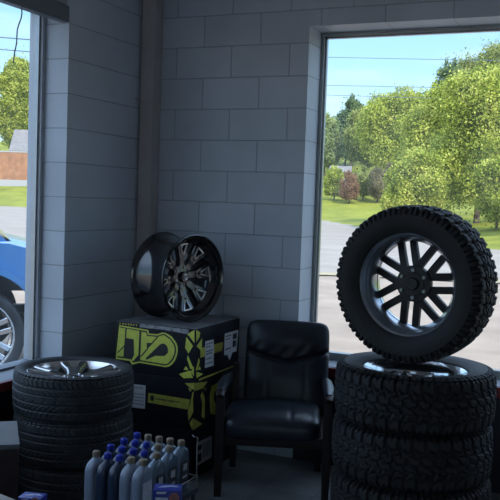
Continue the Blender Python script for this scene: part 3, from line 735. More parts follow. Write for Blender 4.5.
# chair local frame: front is -Y
def seat_fn(p):
    x, y, z = p
    if z > 0:
        gr = sum(math.exp(-((abs(x) - 0.105) / 0.008) ** 2) for _ in (0,)) * 0.006
        z += 0.018 * (1 - (x / 0.27) ** 2) * (1 - min(1, abs(y / 0.29)) ** 2) - gr
        z -= 0.02 * max(0, (y - 0.0) / 0.28) ** 1
        if y < -0.16: z -= 0.020 * ((-y - 0.16) / 0.12) ** 2
    return (x, y, z)
o = cushion(0.272, 0.282, 0.078, 0.46, 0.26, seat_fn, 128, 56).build('seat', M['leather'], t, ang=60); o.location = (-0.012, -0.025, 0.392)
def back_fn(p):
    x, y, z = p            # thickness along y, height along z
    if y < 0:
        crease = 0.012 + 0.060 * abs(x / 0.22) ** 1.3
        g = math.exp(-((z - crease) / 0.012) ** 2) * 0.022
        puff = 0.028 * (1 - (x / 0.25) ** 2)
        top = 0.032 * math.exp(-((z - 0.150) / 0.085) ** 2) * (1 - (x / 0.25) ** 2)
        low = 0.014 * math.exp(-((z + 0.09) / 0.09) ** 2) * (1 - (x / 0.25) ** 2)
        seam = math.exp(-((abs(x) - 0.115) / 0.007) ** 2) * 0.003 if z < crease - 0.02 else 0
        wr = 0.0035 * math.sin(70 * x - 50 * z) * math.exp(-((z - crease - 0.03) / 0.04) ** 2)
        y = y - puff * 0.6 - top - low + g + seam + wr
    return (x, y, z)
def remap(b): return b
bk = MB(); q = cushion(0.254, 0.052, 0.262, 0.22, 0.42, None, 144, 110)
# rows are stacked in z: pad profile is a rounded slab
q.v = [back_fn(p) for p in q.v]
o = q.build('backrest', M['leather'], t, ang=60); o.location = (0.050, 0.262, 0.655); o.rotation_euler = (math.radians(-13), 0, 0)
for s in (-1, 1):
    b = MB()   # front leg: square tapered, runs up to carry the arm
    b.loft([[(s * 0.297 + dx * wd, -0.255 + dy * wd - 0.01 * (1 - z / 0.6), z) for dx, dy in ((-1, -1), (1, -1), (1, 1), (-1, 1))] for z, wd in ((0, 0.019), (0.2, 0.023), (0.42, 0.025), (0.570, 0.022))])
    b.build('leg', M['dark_wood'], t, ang=30)
    b = MB()
    b.loft([[(s * 0.262 + dx * wd, 0.262 + dy * wd + 0.05 * max(0, (0.40 - z)) / 0.40 * 0.3 + max(0, z - 0.4) * 0.22, z) for dx, dy in ((-1, -1), (1, -1), (1, 1), (-1, 1))] for z, wd in ((0, 0.018), (0.2, 0.021), (0.40, 0.024), (0.64, 0.018))])
    b.build('leg', M['dark_wood'], t, ang=30)
    b = MB()   # curved arm with rounded section
    path = [(s * 0.297, -0.300, 0.566), (s * 0.298, -0.27, 0.580), (s * 0.298, -0.18, 0.588), (s * 0.296, -0.06, 0.586), (s * 0.292, 0.08, 0.580), (s * 0.285, 0.20, 0.576), (s * 0.276, 0.315, 0.572)]
    b.tube(path, [0.020, 0.024, 0.026, 0.026, 0.025, 0.023, 0.020], 14, squash=(1.12, 0.72)); arm = b.build('armrest', M['dark_wood'], t, ang=50)
    b = MB(); b.loft([[(px + math.cos(q) * wx, py, pz + 0.016 + max(-0.006, math.sin(q) * wz)) for q in [2 * PI * k / 18 for k in range(18)]] for (px, py, pz), wx, wz in zip(path[1:6], (0.016, 0.031, 0.033, 0.031, 0.018), (0.006, 0.018, 0.020, 0.018, 0.006))])
    b.build('arm_pad', M['leather'], arm, ang=60)
b = MB()
b.box((-0.276, -0.268, 0.29), (0.276, -0.246, 0.352), bev=0.004)
b.box((-0.25, 0.245, 0.29), (0.25, 0.267, 0.352), bev=0.004)
b.box((-0.285, -0.25, 0.291), (-0.262, 0.25, 0.351), bev=0.004); b.box((0.262, -0.25, 0.291), (0.285, 0.25, 0.351), bev=0.004)
b.build('seat_frame', M['dark_wood'], t)

# ------------------------------------------------------------------ oil bottles in a wire rack
def bottle_meshes(body_mat, cap_mat, label_mat):
    H0 = 0.203
    rings = []; n = 32
    def sect(z, hx, hy, ex, oy=0.0):
        return [(hx * sgn(math.cos(2 * PI * k / n), ex), oy + hy * sgn(math.sin(2 * PI * k / n), ex), z) for k in range(n)]
    secs = [(0.0, 0.022, 0.045, .5, 0), (0.004, 0.0255, 0.0495, .5, 0), (0.02, 0.0265, 0.0515, .5, 0), (0.10, 0.0265, 0.0520, .5, 0), (0.145, 0.0265, 0.0515, .50, 0.0), (0.164, 0.0264, 0.0495, .52, 0.001), (0.177, 0.0256, 0.0450, .56, 0.003), (0.187, 0.0238, 0.0360, .66, 0.005), (0.195, 0.0195, 0.0240, .85, 0.007), (0.203, 0.0145, 0.0150, 1, 0.007), (0.212, 0.0135, 0.0135, 1, 0.007)]
    b = MB(); b.loft([sect(z, hx, hy, ex, oy) for z, hx, hy, ex, oy in secs])
    return b
def cap_mesh():
    b = MB(); prof = []
    vs = []; n = 40
    rings = []
    for z, r, rib in ((0.206, 0.0152, 0), (0.208, 0.0160, 1), (0.226, 0.0155, 1), (0.229, 0.0146, 0), (0.2305, 0.0125, 0)):
        rings.append([((r + (0.0006 if (k % 2 and rib) else 0)) * math.cos(2 * PI * k / n), 0.007 + (r + (0.0006 if (k % 2 and rib) else 0)) * math.sin(2 * PI * k / n), z) for k in range(n)])
    b.loft(rings); return b
GO = 'quart oil bottles in the wire rack'
def make_bottle(kind):
    bm_m, cp_m = {'white': ('bottle_white', 'cap_beige'), 'dark': ('bottle_dark', 'cap_blue'), 'silver': ('bottle_silver', 'cap_beige')}[kind]
    t = thing('oil_bottle', 'bottle', 'bottle', (0, 0, 0), 0, GO)
    bottle_meshes(None, None, None).build('body', M[bm_m], t, ang=50)
    cap_mesh().build('cap', M[cp_m], t, ang=50)
    for s in (-1, 1):
        b = MB()
        b.box((s * 0.0266 - 0.0005, -0.036, 0.045), (s * 0.0266 + 0.0007, 0.036, 0.142), 0)
        lb = b.build('label', M['label_dark'] if kind != 'white' else M['carton_pale'], t, smooth=False)
        # white double-bar emblem on the label
        e = MB(); x = s * 0.0278
        for dy in (-0.012, 0.006):
            q = [(-0.008, -0.012), (0.006, -0.016), (0.008, 0.012), (-0.006, 0.016)]
            e.add([(x, dy + a * 1.1 + .003, 0.114 + c * 1.1) for a, c in q] + [(x - s * 0.0006, dy + a * 1.1 + .003, 0.114 + c * 1.1) for a, c in q], [(0, 1, 2, 3), (7, 6, 5, 4)])
        e.add([(x, -0.02, 0.066), (x, 0.02, 0.066), (x, 0.018, 0.078), (x, -0.022, 0.076)], [(0, 1, 2, 3)])
        e.build('label_emblem', M['label_white'], lb, smooth=False)
    return t
proto = {k: make_bottle(k) for k in ('white', 'dark', 'silver')}
used = set()
RZ = 0.334
grid = [['white', 'dark', 'dark', 'white', 'white'], ['dark', 'dark', 'dark', 'dark', 'silver'], ['dark', 'dark', 'dark', 'white', 'silver'], ['dark', 'white', 'silver', 'silver', 'silver']]
place_words = ['leftmost', 'second from the left', 'middle', 'second from the right', 'rightmost']
row_words = ['front row', 'second row', 'third row', 'back row']
kind_words = {'white': 'white oil bottle with beige cap', 'dark': 'navy oil bottle with blue cap', 'silver': 'silver oil bottle with beige cap'}
for r in range(4):
    for c in range(5):
        k = grid[r][c]
        lab = '%s, %s, %s of the rack' % (kind_words[k], place_words[c], row_words[r])
        loc = (1.048 + 0.0575 * c + 0.003 * rnd.uniform(-1, 1) * 0.4, -2.062 + 0.1085 * r, RZ)
        if k not in used: o = proto[k]; used.add(k); o['label'] = lab; o.location = loc
        else: o = dup(proto[k], lab, loc)
t = thing('wire_rack', 'low black metal rack with wire ends holding the oil bottles', 'rack', (1.163, -1.90, 0))
b = MB(); b.box((-0.16, -0.235, RZ - 0.022), (0.165, 0.25, RZ - 0.0005), bev=0.003); b.build('tray', M['rack_tray'], t)
b = MB()
b.tube([(0.163, -0.23, RZ), (0.163, -0.23, RZ + 0.055), (0.163, 0.245, RZ + 0.055), (0.163, 0.245, RZ)], 0.0025, 8); b.build('side_rail', M['wire'], t)
b = MB(); b.tube([(0.165, 0.232, RZ), (0.165, 0.232, RZ + 0.235), (0.160, 0.205, RZ + 0.243), (0.148, 0.215, RZ + 0.246)], 0.0028, 8); b.build('wire_loop', M['wire'], t)
b = MB(); b.tube([(-0.158, 0.245, RZ), (-0.158, 0.245, RZ + 0.055), (0.163, 0.245, RZ + 0.055)], 0.0025, 8); b.build('back_rail', M['wire'], t)
for x in (-0.145, 0.15):
    for y in (-0.22, 0.235):
        b = MB(); b.tube([(x, y, 0), (x, y, RZ - 0.01)], 0.009, 10); b.build('leg', M['rack_tray'], t)

# foreground display table with small cartons
t = thing('display_table', 'low black display table in the foreground under the small blue cartons', 'table', (1.43, -2.55, 0))
b = MB(); b.box((-0.53, 0.06, 0.33), (0.40, 0.36, 0.355), bev=0.004); b.build('tabletop', M['rack_tray'], t)
for x in (-0.51, 0.38):
    for y in (0.08, 0.34):
        b = MB(); b.box((x - 0.015, y - 0.015, 0), (x + 0.015, y + 0.015, 0.331)); b.build('leg', M['rack_tray'], t)
def blue_carton(label, loc, rz, sx, sy, h):
    t = thing('filter_carton', label, 'box', loc, rz, 'small blue cartons in the foreground')
    b = MB(); b.box((-sx, -sy, 0), (sx, sy, h), bev=0.0025); b.build('body', M['carton_blue'], t)
    b = MB(); b.add([(-sx + 0.01, -sy - 0.0006, h * 0.86), (sx * 0.1, -sy - 0.0006, h * 0.86), (sx * 0.1, -sy - 0.0006, h * 0.72), (-sx + 0.01, -sy - 0.0006, h * 0.70)], [(0, 1, 2, 3)])
    b.add([(-sx + 0.012, -sy - 0.0006, h * 0.97), (sx * 0.0, -sy - 0.0006, h * 0.975), (-sx * 0.1, -sy - 0.0006, h * 0.93), (-sx + 0.014, -sy - 0.0006, h * 0.925)], [(0, 1, 2, 3)])
    b.build('front_print', M['carton_pale'], t, smooth=False)
    b = MB(); arc = [(sx * 0.55 + 0.02 * math.cos(a), -sy - 0.0007, h * 0.84 + 0.024 * math.sin(a)) for a in [q * PI / 8 for q in range(16)]]
    b.add(arc, [tuple(range(16))]); b.build('picture_print', M['carton_rust'], t, smooth=False)
    b = MB()
    swoosh = [(-sx * 0.75, -sy * 0.2), (-sx * 0.2, sy * 0.35), (sx * 0.4, sy * 0.5), (sx * 0.85, sy * 0.15), (sx * 0.6, sy * 0.05), (sx * 0.2, sy * 0.15), (-sx * 0.25, -sy * 0.1)]
    b.prism([(x, y) for x, y in swoosh], h - 0.0002, h + 0.0006); b.build('top_swoosh', M['carton_pale'], t, smooth=False)
    return t
blue_carton('small blue carton with a pale swoosh, in front of the silver oil bottles', (1.512, -2.262, 0.355), math.radians(24), 0.052, 0.038, 0.194)
blue_carton('small blue carton at the bottom edge, in front of the left tire stack', (0.985, -2.395, 0.355), math.radians(14), 0.046, 0.034, 0.11)
t = thing('side_counter', 'beige laminate counter corner at the lower left edge', 'counter', (0.5655, -2.7976, 0))
b = MB(); b.box((-0.42, -0.45, 0.47), (0.42, 0.36, 0.5), bev=0.004); b.build('worktop', M['shelf_wood'], t)
b = MB(); b.box((-0.40, -0.43, 0.0), (0.40, 0.33, 0.471)); b.build('base_cabinet', M['brown_card'], t)
t.rotation_euler = (0, 0, math.radians(-14))
blue_carton('small blue carton on the beige counter at the left edge', (0.925, -2.605, 0.5), math.radians(-14), 0.046, 0.034, 0.105)

# grey-topped cardboard box beside the tires
t = thing('cardboard_box', 'brown cardboard box with a grey lid left of the road tire stack', 'box', (0.335, -2.01, 0), math.radians(-49))
b = MB(); b.box((-0.20, -0.20, 0.0), (0.20, 0.20, 0.50), bev=0.004); b.build('body', M['brown_card'], t)
b = MB(); b.box((-0.203, -0.203, 0.50), (0.203, 0.203, 0.522), bev=0.004); b.build('lid', M['grey_card'], t)
t = thing('parcel', 'grey carton low on the floor behind the mud tire stack', 'box', (2.66, -0.19, 0), 0)
b = MB(); b.box((-0.14, -0.15, 0.0), (0.22, 0.16, 0.31), bev=0.004); b.build('body', M['brown_card'], t)
b = MB(); b.box((-0.142, -0.152, 0.30), (0.222, 0.162, 0.335), bev=0.004); b.build('lid', M['grey_card'], t)

# ------------------------------------------------------------------ outdoors
GZ = -0.075
P1, P2, P3 = Vector((-2.37, 33.0)), Vector((-23.9, 73.9)), Vector((-78.5, 71.9))
def beyond(x, y):
    def d(a, c):
        e = (c - a).normalized(); return (Vector((x, y)) - a).dot(Vector((e.y, -e.x)))
    return max(d(P1, P2), d(P2, P3))
def gh(x, y):
    return max(0.0, 0.14 * beyond(x, y))
w = MB(); w.add([(-170, -60, GZ), (120, -60, GZ), (120, 190, GZ), (-170, 190, GZ)], [(0, 1, 2, 3)])
struct('ground', w, M['lot'], 'sunlit pale concrete lot outside the windows', 'ground', smooth=False)
# road beyond the lot; its near edge lies square to the street
c0 = Vector((-3.5, 14.0)); e0 = Vector((0.925, 0.38)); n0 = Vector((-0.38, 0.925))
def rp(a, b_, z): p = c0 + e0 * a + n0 * b_; return (p.x, p.y, z)
w = MB(); w.add([rp(-160, 0.5, GZ + 0.012), rp(120, 0.5, GZ + 0.012), rp(120, 150, GZ + 0.012), rp(-160, 150, GZ + 0.012)], [(0, 1, 2, 3)])
struct('road', w, M['road'], 'wide pale sunlit road crossing outside', 'road', smooth=False)
w = MB(); pts = []
for k in range(60):
    a = -60 + k * 1.6
    pts.append((a, -0.35 + 0.25 * math.sin(k * 1.7), 0.55 + 0.25 * math.sin(k * 2.3 + 1)))
vs = [rp(a, lo, GZ + 0.03) for a, lo, hi in pts] + [rp(a, hi, GZ + 0.03) for a, lo, hi in pts]
w.add(vs, [(i, i + 1, 61 + i, 60 + i) for i in range(59)])
o = struct('verge', w, M['dry_grass'], 'thin strip of dry grass between lot and road', 'verge', smooth=False)
# grassy bank beyond the road
w = MB(); N = 90; xs = [-150 + k * 2.6 for k in range(N)]; ys = [15 + k * 2.0 for k in range(N)]
idx = {}; vs = []
for i, x in enumerate(xs):
    for j, y in enumerate(ys):
        d = beyond(x, y)
        vs.append((x, y, GZ + (0.14 * d if d > -0.4 else -0.05 + 0.02 * max(d, -40)) + (0.12 * math.sin(x * 0.7) * math.cos(y * 0.9) if d > 2 else 0) + 0.03))
w.add(vs, [(i * N + j, (i + 1) * N + j, (i + 1) * N + j + 1, i * N + j + 1) for i in range(N - 1) for j in range(N - 1)])
o = struct('lawn', w, M['lawn'], 'sunny grass bank across the road', 'grass')

def foliage(name, parent, mtl, blobs, n, size, seed, aspect=1.6):
    r = random.Random(seed); vs = []; fs = []
    tot = sum(b_[3] * b_[4] * b_[5] for b_ in blobs) ** 1
    wts = [(b_[3] * b_[4] * b_[5]) ** 0.7 for b_ in blobs]; sw = sum(wts)
    for b_, wt in zip(blobs, wts):
        for _ in range(int(n * wt / sw)):
            while True:
                d = Vector((r.gauss(0, 1), r.gauss(0, 1), r.gauss(0, 1)))
                if d.length > 1e-3: break
            d.normalize(); rad = r.uniform(0.25, 1.0) ** 0.5 * (r.uniform(0.9, 1.08) if r.random() < 0.8 else r.uniform(1.0, 1.45))
            p = Vector((b_[0] + d.x * b_[3] * rad, b_[1] + d.y * b_[4] * rad, b_[2] + d.z * b_[5] * rad))
            nn = (d + Vector((r.uniform(-1, 1), r.uniform(-1, 1), r.uniform(-1, 1)))).normalized()
            a = nn.orthogonal().normalized(); a.rotate(Matrix.Rotation(r.uniform(0, 2 * PI), 3, nn)); c = nn.cross(a)
            s = size * r.uniform(0.6, 1.35); o = len(vs)
            vs += [p - a * s * aspect / 2, p + c * s / 2 + nn * s * 0.12, p + a * s * aspect / 2, p - c * s / 2 + nn * s * 0.12]
            fs.append((o, o + 1, o + 2, o + 3))
    b2 = MB(); b2.add(vs, fs)
    me = bpy.data.meshes.new(name); me.from_pydata([tuple(v) for v in vs], [], fs); me.materials.append(mtl)
    o = bpy.data.objects.new(name, me); C.objects.link(o); o.parent = parent; return o

def tree(name, label, cat, x, y, top, half, mtl, seed, n=9000, size=0.32, low=0.25, group='trees and shrubs across the road', blobs=26, trunk=True):
    r = random.Random(seed)
    z0 = gh(x, y) + GZ - 0.05
    t = thing(name, label, cat, (x, y, z0), 0, group)
    H = top - z0; zc = H * (low + 1) / 2; hz = H * (1 - low) / 2
    bl = [(0, 0, zc, half * 0.72, half * 0.72, hz * 0.80)]
    for k in range(blobs):
        a = 2 * PI * k / blobs + r.uniform(-.4, .4); zz = r.uniform(-0.75, 0.9)
        rr = half * 0.62 * math.sqrt(max(0.05, 1 - zz * zz)) * r.uniform(0.8, 1.15)
        s = half * r.uniform(0.20, 0.40)
        bl.append((rr * math.cos(a), rr * math.sin(a), zc + zz * hz * 0.78, s, s, min(s * 1.1, hz * 0.45)))
    for k in range(blobs // 2):                                  # upward sprays at the outline
        a = r.uniform(0, 2 * PI); q = r.uniform(0.1, 0.95); zz = math.sqrt(1 - q * q)
        bl.append((half * 0.8 * q * math.cos(a), half * 0.8 * q * math.sin(a), zc + hz * 0.82 * zz * r.uniform(0.8, 1.12), half * r.uniform(.08, .15), half * r.uniform(.08, .15), hz * r.uniform(.10, .20)))
    if trunk:
        b2 = MB(); b2.tube([(0, 0, 0), (0.1, 0.05, H * 0.3), (0.0, 0.1, H * 0.62)], [0.035 * H * 0.6, 0.03 * H * 0.5, 0.012 * H], 10)
        for k in range(5):
            a = k * 1.3 + r.random(); b2.tube([(0.05, 0.05, H * (0.28 + 0.05 * k)), (half * 0.5 * math.cos(a), half * 0.5 * math.sin(a), H * (0.5 + 0.06 * k))], [0.014 * H * 0.5, 0.006 * H * 0.5], 8)
        b2.build('trunk', M['bark'], t)
    foliage('crown', t, mtl, bl, int(n * 3.6), size * 0.46, seed)
    return t
TL = [
 ('leafy_tree', 'large bright green tree in the middle of the window view', 'tree', -24.9, 104.6, 17.1, 6.1, 'leaf_bright', 1, 17000, 0.40, 0.02),
 ('leafy_tree', 'olive green tree left of the largest bright tree', 'tree', -31.6, 113.2, 16.4, 3.9, 'leaf_olive', 2, 9000, 0.40, 0.03),
 ('leafy_tree', 'tall bright green tree above the upright tire', 'tree', -5.8, 49.7, 10.4, 3.9, 'leaf_bright', 3, 17000, 0.24, 0.01),
 ('leafy_tree', 'bright green tree just right of the window centre', 'tree', -11.2, 61.6, 11.0, 3.4, 'leaf_bright', 4, 13000, 0.28, 0.01),
 ('leafy_tree', 'tall olive tree at the top right corner of the window', 'tree', -14.3, 117.9, 25.8, 5.4, 'leaf_olive', 5, 12000, 0.42, 0.06),
 ('leafy_tree', 'tall olive tree left of the top right corner', 'tree', -20.1, 124.4, 25.4, 4.2, 'leaf_olive', 19, 9000, 0.42, 0.06),
 ('leafy_tree', 'thin dark treetop rising above the bright trees', 'tree', -20.9, 114.2, 22.6, 2.6, 'leaf_deep', 6, 4200, 0.36, 0.3),
 ('leafy_tree', 'dark blue-green tree near the left window edge', 'tree', -37.6, 124.0, 18.9, 2.9, 'leaf_deep', 7, 7500, 0.42, 0.03),
 ('leafy_tree', 'pale hazy tree at the left edge of the big window', 'tree', -38.4, 113.6, 14.6, 3.1, 'leaf_pale', 8, 7500, 0.42, 0.02),
 ('leafy_tree', 'dark green tree filling in behind the pale tree', 'tree', -40.4, 129.8, 16.2, 3.9, 'leaf_deep', 18, 7000, 0.44, 0.02),
 ('shrub', 'yellow-green shrub at the left edge of the big window', 'shrub', -28.0, 87.7, 6.0, 1.3, 'leaf_bright', 21, 3600, 0.22, 0.0),
 ('shrub', 'reddish twiggy shrub at the far edge of the lawn', 'shrub', -25.6, 85.9, 5.4, 1.3, 'leaf_red', 9, 3200, 0.20, 0.0),
 ('shrub', 'olive shrub right of the reddish shrub', 'shrub', -25.0, 89.1, 6.0, 1.3, 'leaf_olive', 22, 3600, 0.20, 0.0),
 ('shrub', 'grey-brown twiggy shrub under the largest tree', 'shrub', -22.8, 87.3, 6.0, 1.3, 'leaf_twig', 10, 3800, 0.20, 0.0),
 ('shrub', 'brown-green shrub right of the grey-brown twiggy shrub', 'shrub', -22.1, 90.5, 6.6, 1.3, 'leaf_twig', 11, 3800, 0.20, 0.0),
 ('shrub', 'wide bright bush at the road edge below the tall bright tree', 'shrub', -3.7, 43.4, 4.4, 1.6, 'leaf_bright', 23, 7000, 0.19, 0.0),
 ('shrub', 'low bright green bush just above the upright tire', 'shrub', -8.0, 43.0, 5.0, 1.8, 'leaf_bright', 12, 9000, 0.19, 0.0),
 ('shrub', 'low bright green bush at the right edge of the view', 'shrub', -1.0, 38.9, 5.0, 2.0, 'leaf_bright', 13, 9000, 0.19, 0.0),
 ('shrub', 'bright green bush at the lawn edge left of the upright tire top', 'shrub', -10.6, 50.6, 5.2, 1.7, 'leaf_bright', 14, 7000, 0.22, 0.0),
 ('leafy_tree', 'green tree behind the wooden fence seen in the left window', 'tree', -86.8, 103.5, 24.0, 4.2, 'leaf_bright', 15, 11500, 0.46, 0.10),
 ('leafy_tree', 'wider green tree at the left edge behind the fence', 'tree', -87.6, 92.0, 21.5, 3.9, 'leaf_bright', 16, 9000, 0.48, 0.10),
 ('leafy_tree', 'distant green tree behind the grey roofed house', 'tree', -96.5, 118.1, 18.3, 3.8, 'leaf_pale', 17, 5000, 0.5, 0.1),
]
for (nm, lab, cat, x, y, top, half, mk, seed, n, size, low) in TL:
    tree(nm, lab, cat, x, y, top, half, M[mk], seed, n, size, low)

# wooden fence across the road (seen in the left window)
t = thing('wooden_fence', 'red-brown board fence across the road beyond the left window', 'fence', (-76.5, 89.2, gh(-76.5, 89.2) + GZ))
b = MB(); fd = math.atan2(91.6 - 86.9, -69.5 + 83.0)
for k in range(46):
    mx = Matrix.Rotation(fd, 4, 'Z') @ Matrix.Translation((-7.6 + k * 0.34, 0, 0))
    b.box((0, -0.02, 0.9), (0.325, 0.02, 4.75 + 0.03 * math.sin(k * 2.1)), mx=mx)
b.build('board_panel', M['fence_wood'], t, smooth=False)
b = MB()
for z in (1.3, 4.3): b.box((-7.7, 0.02, z), (8.1, 0.12, z + 0.14), mx=Matrix.Rotation(fd, 4, 'Z'))
b.box((-7.7, -0.08, 4.72), (8.1, 0.12, 4.9), mx=Matrix.Rotation(fd, 4, 'Z')); b.build('rail', M['siding'], t, smooth=False)
b = MB(); b.box((-7.7, -0.06, -0.4), (8.1, 0.1, 0.92), mx=Matrix.Rotation(fd, 4, 'Z')); b.build('plinth', M['siding'], t, smooth=False)
# house with a grey roof behind it
t = thing('house', 'house with a grey gable roof behind the wooden fence', 'house', (-79.5, 98.2, gh(-79.5, 98.2) + GZ - 0.9), math.radians(28))
b = MB(); b.box((-2, -3, -0.5), (5, 3, 5.2)); b.build('wall', M['siding'], t, smooth=False)
b = MB(); b.add([(-2.4, -3.6, 4.9), (5.6, -3.6, 4.9), (5.6, 0, 8.2), (-2.4, 0, 8.2), (5.6, 3.6, 4.9), (-2.4, 3.6, 4.9), (-2.4, -3.6, 4.7), (5.6, -3.6, 4.7), (5.6, 3.6, 4.7), (-2.4, 3.6, 4.7)], [(0, 1, 2, 3), (3, 2, 4, 5), (0, 3, 5, 9, 6), (1, 7, 8, 4, 2), (6, 7, 1, 0), (9, 5, 4, 8), (6, 9, 8, 7)]); b.build('roof', M['roof'], t, smooth=False)
for x in (0, 3):
    b = MB(); b.box((x - 0.6, -3.06, 2.0), (x + 0.6, -2.98, 3.6)); b.build('window', M['truck_glass'], t, smooth=False)
# small shed roof glimpsed between the trees
t = thing('shed', 'small shed with a bluish roof half hidden by the shrubs', 'shed', (-31.0, 99.0, gh(-31.0, 99.0) + GZ + 0.3), math.radians(15))
b = MB(); b.box((-1.2, -1, 0), (1.2, 1, 1.9)); b.build('wall', M['roof'], t, smooth=False)
b = MB(); b.add([(-1.4, -1.2, 1.8), (1.4, -1.2, 1.8), (1.4, 0, 2.6), (-1.4, 0, 2.6), (1.4, 1.2, 1.8), (-1.4, 1.2, 1.8)], [(0, 1, 2, 3), (3, 2, 4, 5), (0, 3, 5), (1, 4, 2), (0, 5, 4, 1)]); b.build('roof', M['roof'], t, smooth=False)

# power lines (each cable hangs on its own)
def cable(label, a, c, sag, r):
    pts = [tuple(Vector(a).lerp(Vector(c), k / 24) - Vector((0, 0, sag * 4 * (k / 24) * (1 - k / 24)))) for k in range(25)]
    b = MB(); b.tube(pts, r, 6); o = b.build('power_cable', M['cable']); tag(o, label, 'cable', 'overhead power cables outside'); return o
cable('upper power cable in the left window sky', (-52, 38, 13.4), (-26, 49.5, 12.1), 0.1, 0.045)
cable('lower power cable in the left window sky', (-52, 37, 12.4), (-26, 49, 11.2), 0.1, 0.04)
cable('upper power cable across the big window sky', (-30, 47, 11.8), (8, 63.5, 12.4), 0.1, 0.022)
cable('middle power cable across the big window sky', (-30, 46.8, 9.75), (8, 63.5, 10.4), 0.05, 0.02)
cable('lowest power cable across the big window sky', (-30, 46.6, 9.2), (8, 63.3, 9.4), 0.05, 0.018)

# blue lifted vehicle parked right outside the left window
th_ = math.atan2(0.668, 0.744)
tr = thing('blue_truck', 'blue lifted vehicle parked outside the left window', 'truck', (-2.146, 0.777, GZ), th_)
WZ = 0.43; YW = -0.0      # near front wheel hub sits at the origin of the vehicle frame, body behind it
def arch(cx, r, a0, a1, n=14): return [(cx + r * math.cos(a0 + (a1 - a0) * k / n), WZ + r * math.sin(a0 + (a1 - a0) * k / n)) for k in range(n + 1)]
prof = [(1.02, 0.62), (1.04, 0.95), (0.98, 1.10), (0.30, 1.27), (-1.0, 1.32), (-4.6, 1.30), (-4.65, 0.62), (-4.2, 0.62)] + arch(-3.45, 0.60, PI - 0.32, 0.32) + [(-0.9, 0.62)] + arch(0.0, 0.60, PI - 0.32, 0.32)
b = MB(); n = len(prof)
sides = [(0.0, 0.03), (0.04, 0.0), (1.76, 0.0), (1.80, 0.03)]
cx_, cz_ = -1.8, 0.95
b.loft([[(cx_ + (x - cx_) * (1 - e * 0.6), y + 0.02, cz_ + (z - cz_) * (1 - e)) for x, z in prof] for y, e in sides]); b.build('body', M['truck_blue'], tr, ang=30)
b = MB()
cab = [(0.34, 1.20), (-0.35, 1.78), (-0.75, 1.84), (-2.0, 1.84), (-2.3, 1.30), (0.0, 1.22)]
b.loft([[(x, y, z) for x, z in cab] for y in (0.14, 1.70)]); b.build('cab', M['truck_blue'], tr)
b = MB(); b.add([(0.345, 0.20, 1.225), (0.345, 1.64, 1.225), (-0.34, 1.58, 1.79), (-0.34, 0.26, 1.79)], [(0, 1, 2, 3)]); b.build('windshield', M['truck_glass'], tr, smooth=False)
b = MB(); b.prism([(0.16, 1.315), (-0.38, 1.74), (-0.95, 1.76), (-0.95, 1.34)], 0, 0.006, mx=Matrix(((1, 0, 0, 0), (0, 0, 1, 0.128), (0, 1, 0, 0), (0, 0, 0, 1)))); b.build('side_window', M['truck_glass'], tr, smooth=False)
for y in (0.10, 1.50):
    b = MB(); b.box((0.90, y, 0.86), (1.05, y + 0.24, 1.04), bev=0.03); b.build('headlight', M['lens'], tr)
b = MB(); b.box((0.98, 0.06, 0.55), (1.14, 1.78, 0.78), bev=0.03); b.build('front_bumper', M['truck_black'], tr)
b = MB(); b.box((0.60, 0.012, 0.99), (0.78, 0.03, 1.04), bev=0.005); b.build('side_marker', M['amber'], tr)
for cx in (0.0, -3.45):
    b = MB(); b.box((cx - 0.57, 0.36, 0.80), (cx + 0.565, 1.44, 1.05), bev=0.02); b.build('wheel_liner', M['truck_black'], tr)
# flares over the arches
for cx in (0.0, -3.45):
    b = MB(); rr = [arch(cx, r, PI - 0.3, 0.3, 20) for r in (0.585, 0.64)]
    for y0, y1 in ((-0.03, 0.05),):
        vs = []
        for ring in rr:
            for y in (y0, y1): vs += [(x, y, z) for x, z in ring]
        m_ = 21
        fs = []
        for i in range(20):
            fs += [(i, i + 1, 2 * m_ + i + 1, 2 * m_ + i), (m_ + i, 3 * m_ + i, 3 * m_ + i + 1, m_ + i + 1), (i, m_ + i, m_ + i + 1, i + 1), (2 * m_ + i, 2 * m_ + i + 1, 3 * m_ + i + 1, 3 * m_ + i)]
        b.add(vs, fs)
    b.build('arch_flare', M['truck_blue'], tr)
b = MB(); b.box((-4.4, 0.5, 0.42), (0.8, 0.62, 0.56)); b.box((-4.4, 1.2, 0.42), (0.8, 1.32, 0.56)); b.build('frame_rail', M['truck_black'], tr, smooth=False)
tm = tire_mesh(0.42, 0.322, 0.27, hp_depth(48), 288, 0.02)
first = None
for cx in (0.0, -3.45):
    for y, s in ((0.10, 1), (1.72, -1)):
        if first is None:
            wt = tm.build('tire', M['rubber'], tr, ang=40); first = wt
            rb = rim_barrel(0.318, 0.24).build('rim', M['chrome'], wt)
            for k in range(7):
                b = MB(); a = 0.35 + k * 2 * PI / 7
                for q in (-1, 1): bar(b, 0.085, 0.300, 0.044, 0.052, q * 0.034, q * 0.047, 0.070, 0.100, 0.045, 0.035, a)
                b.lathe([(0.0, 0.03), (0.1, 0.03), (0.104, 0.06), (0.09, 0.078), (0.04, 0.082), (0.036, 0.1), (0.0, 0.104)], 40) if k == 0 else None
                sp = b.build('wheel_spoke', [M['chrome'], M['cast_dark']], wt); weld(sp)
            b = MB(); b.lathe([(0.0, -0.03), (0.19, -0.03), (0.19, -0.05), (0.0, -0.05)], 48); b.build('brake_disc', M['cast_dark'], wt)
        else:
            wt = copy_tree(first, tr)
        wt.location = (cx, y, WZ); wt.rotation_euler = (math.radians(90 * s), 0.0, 0.0)

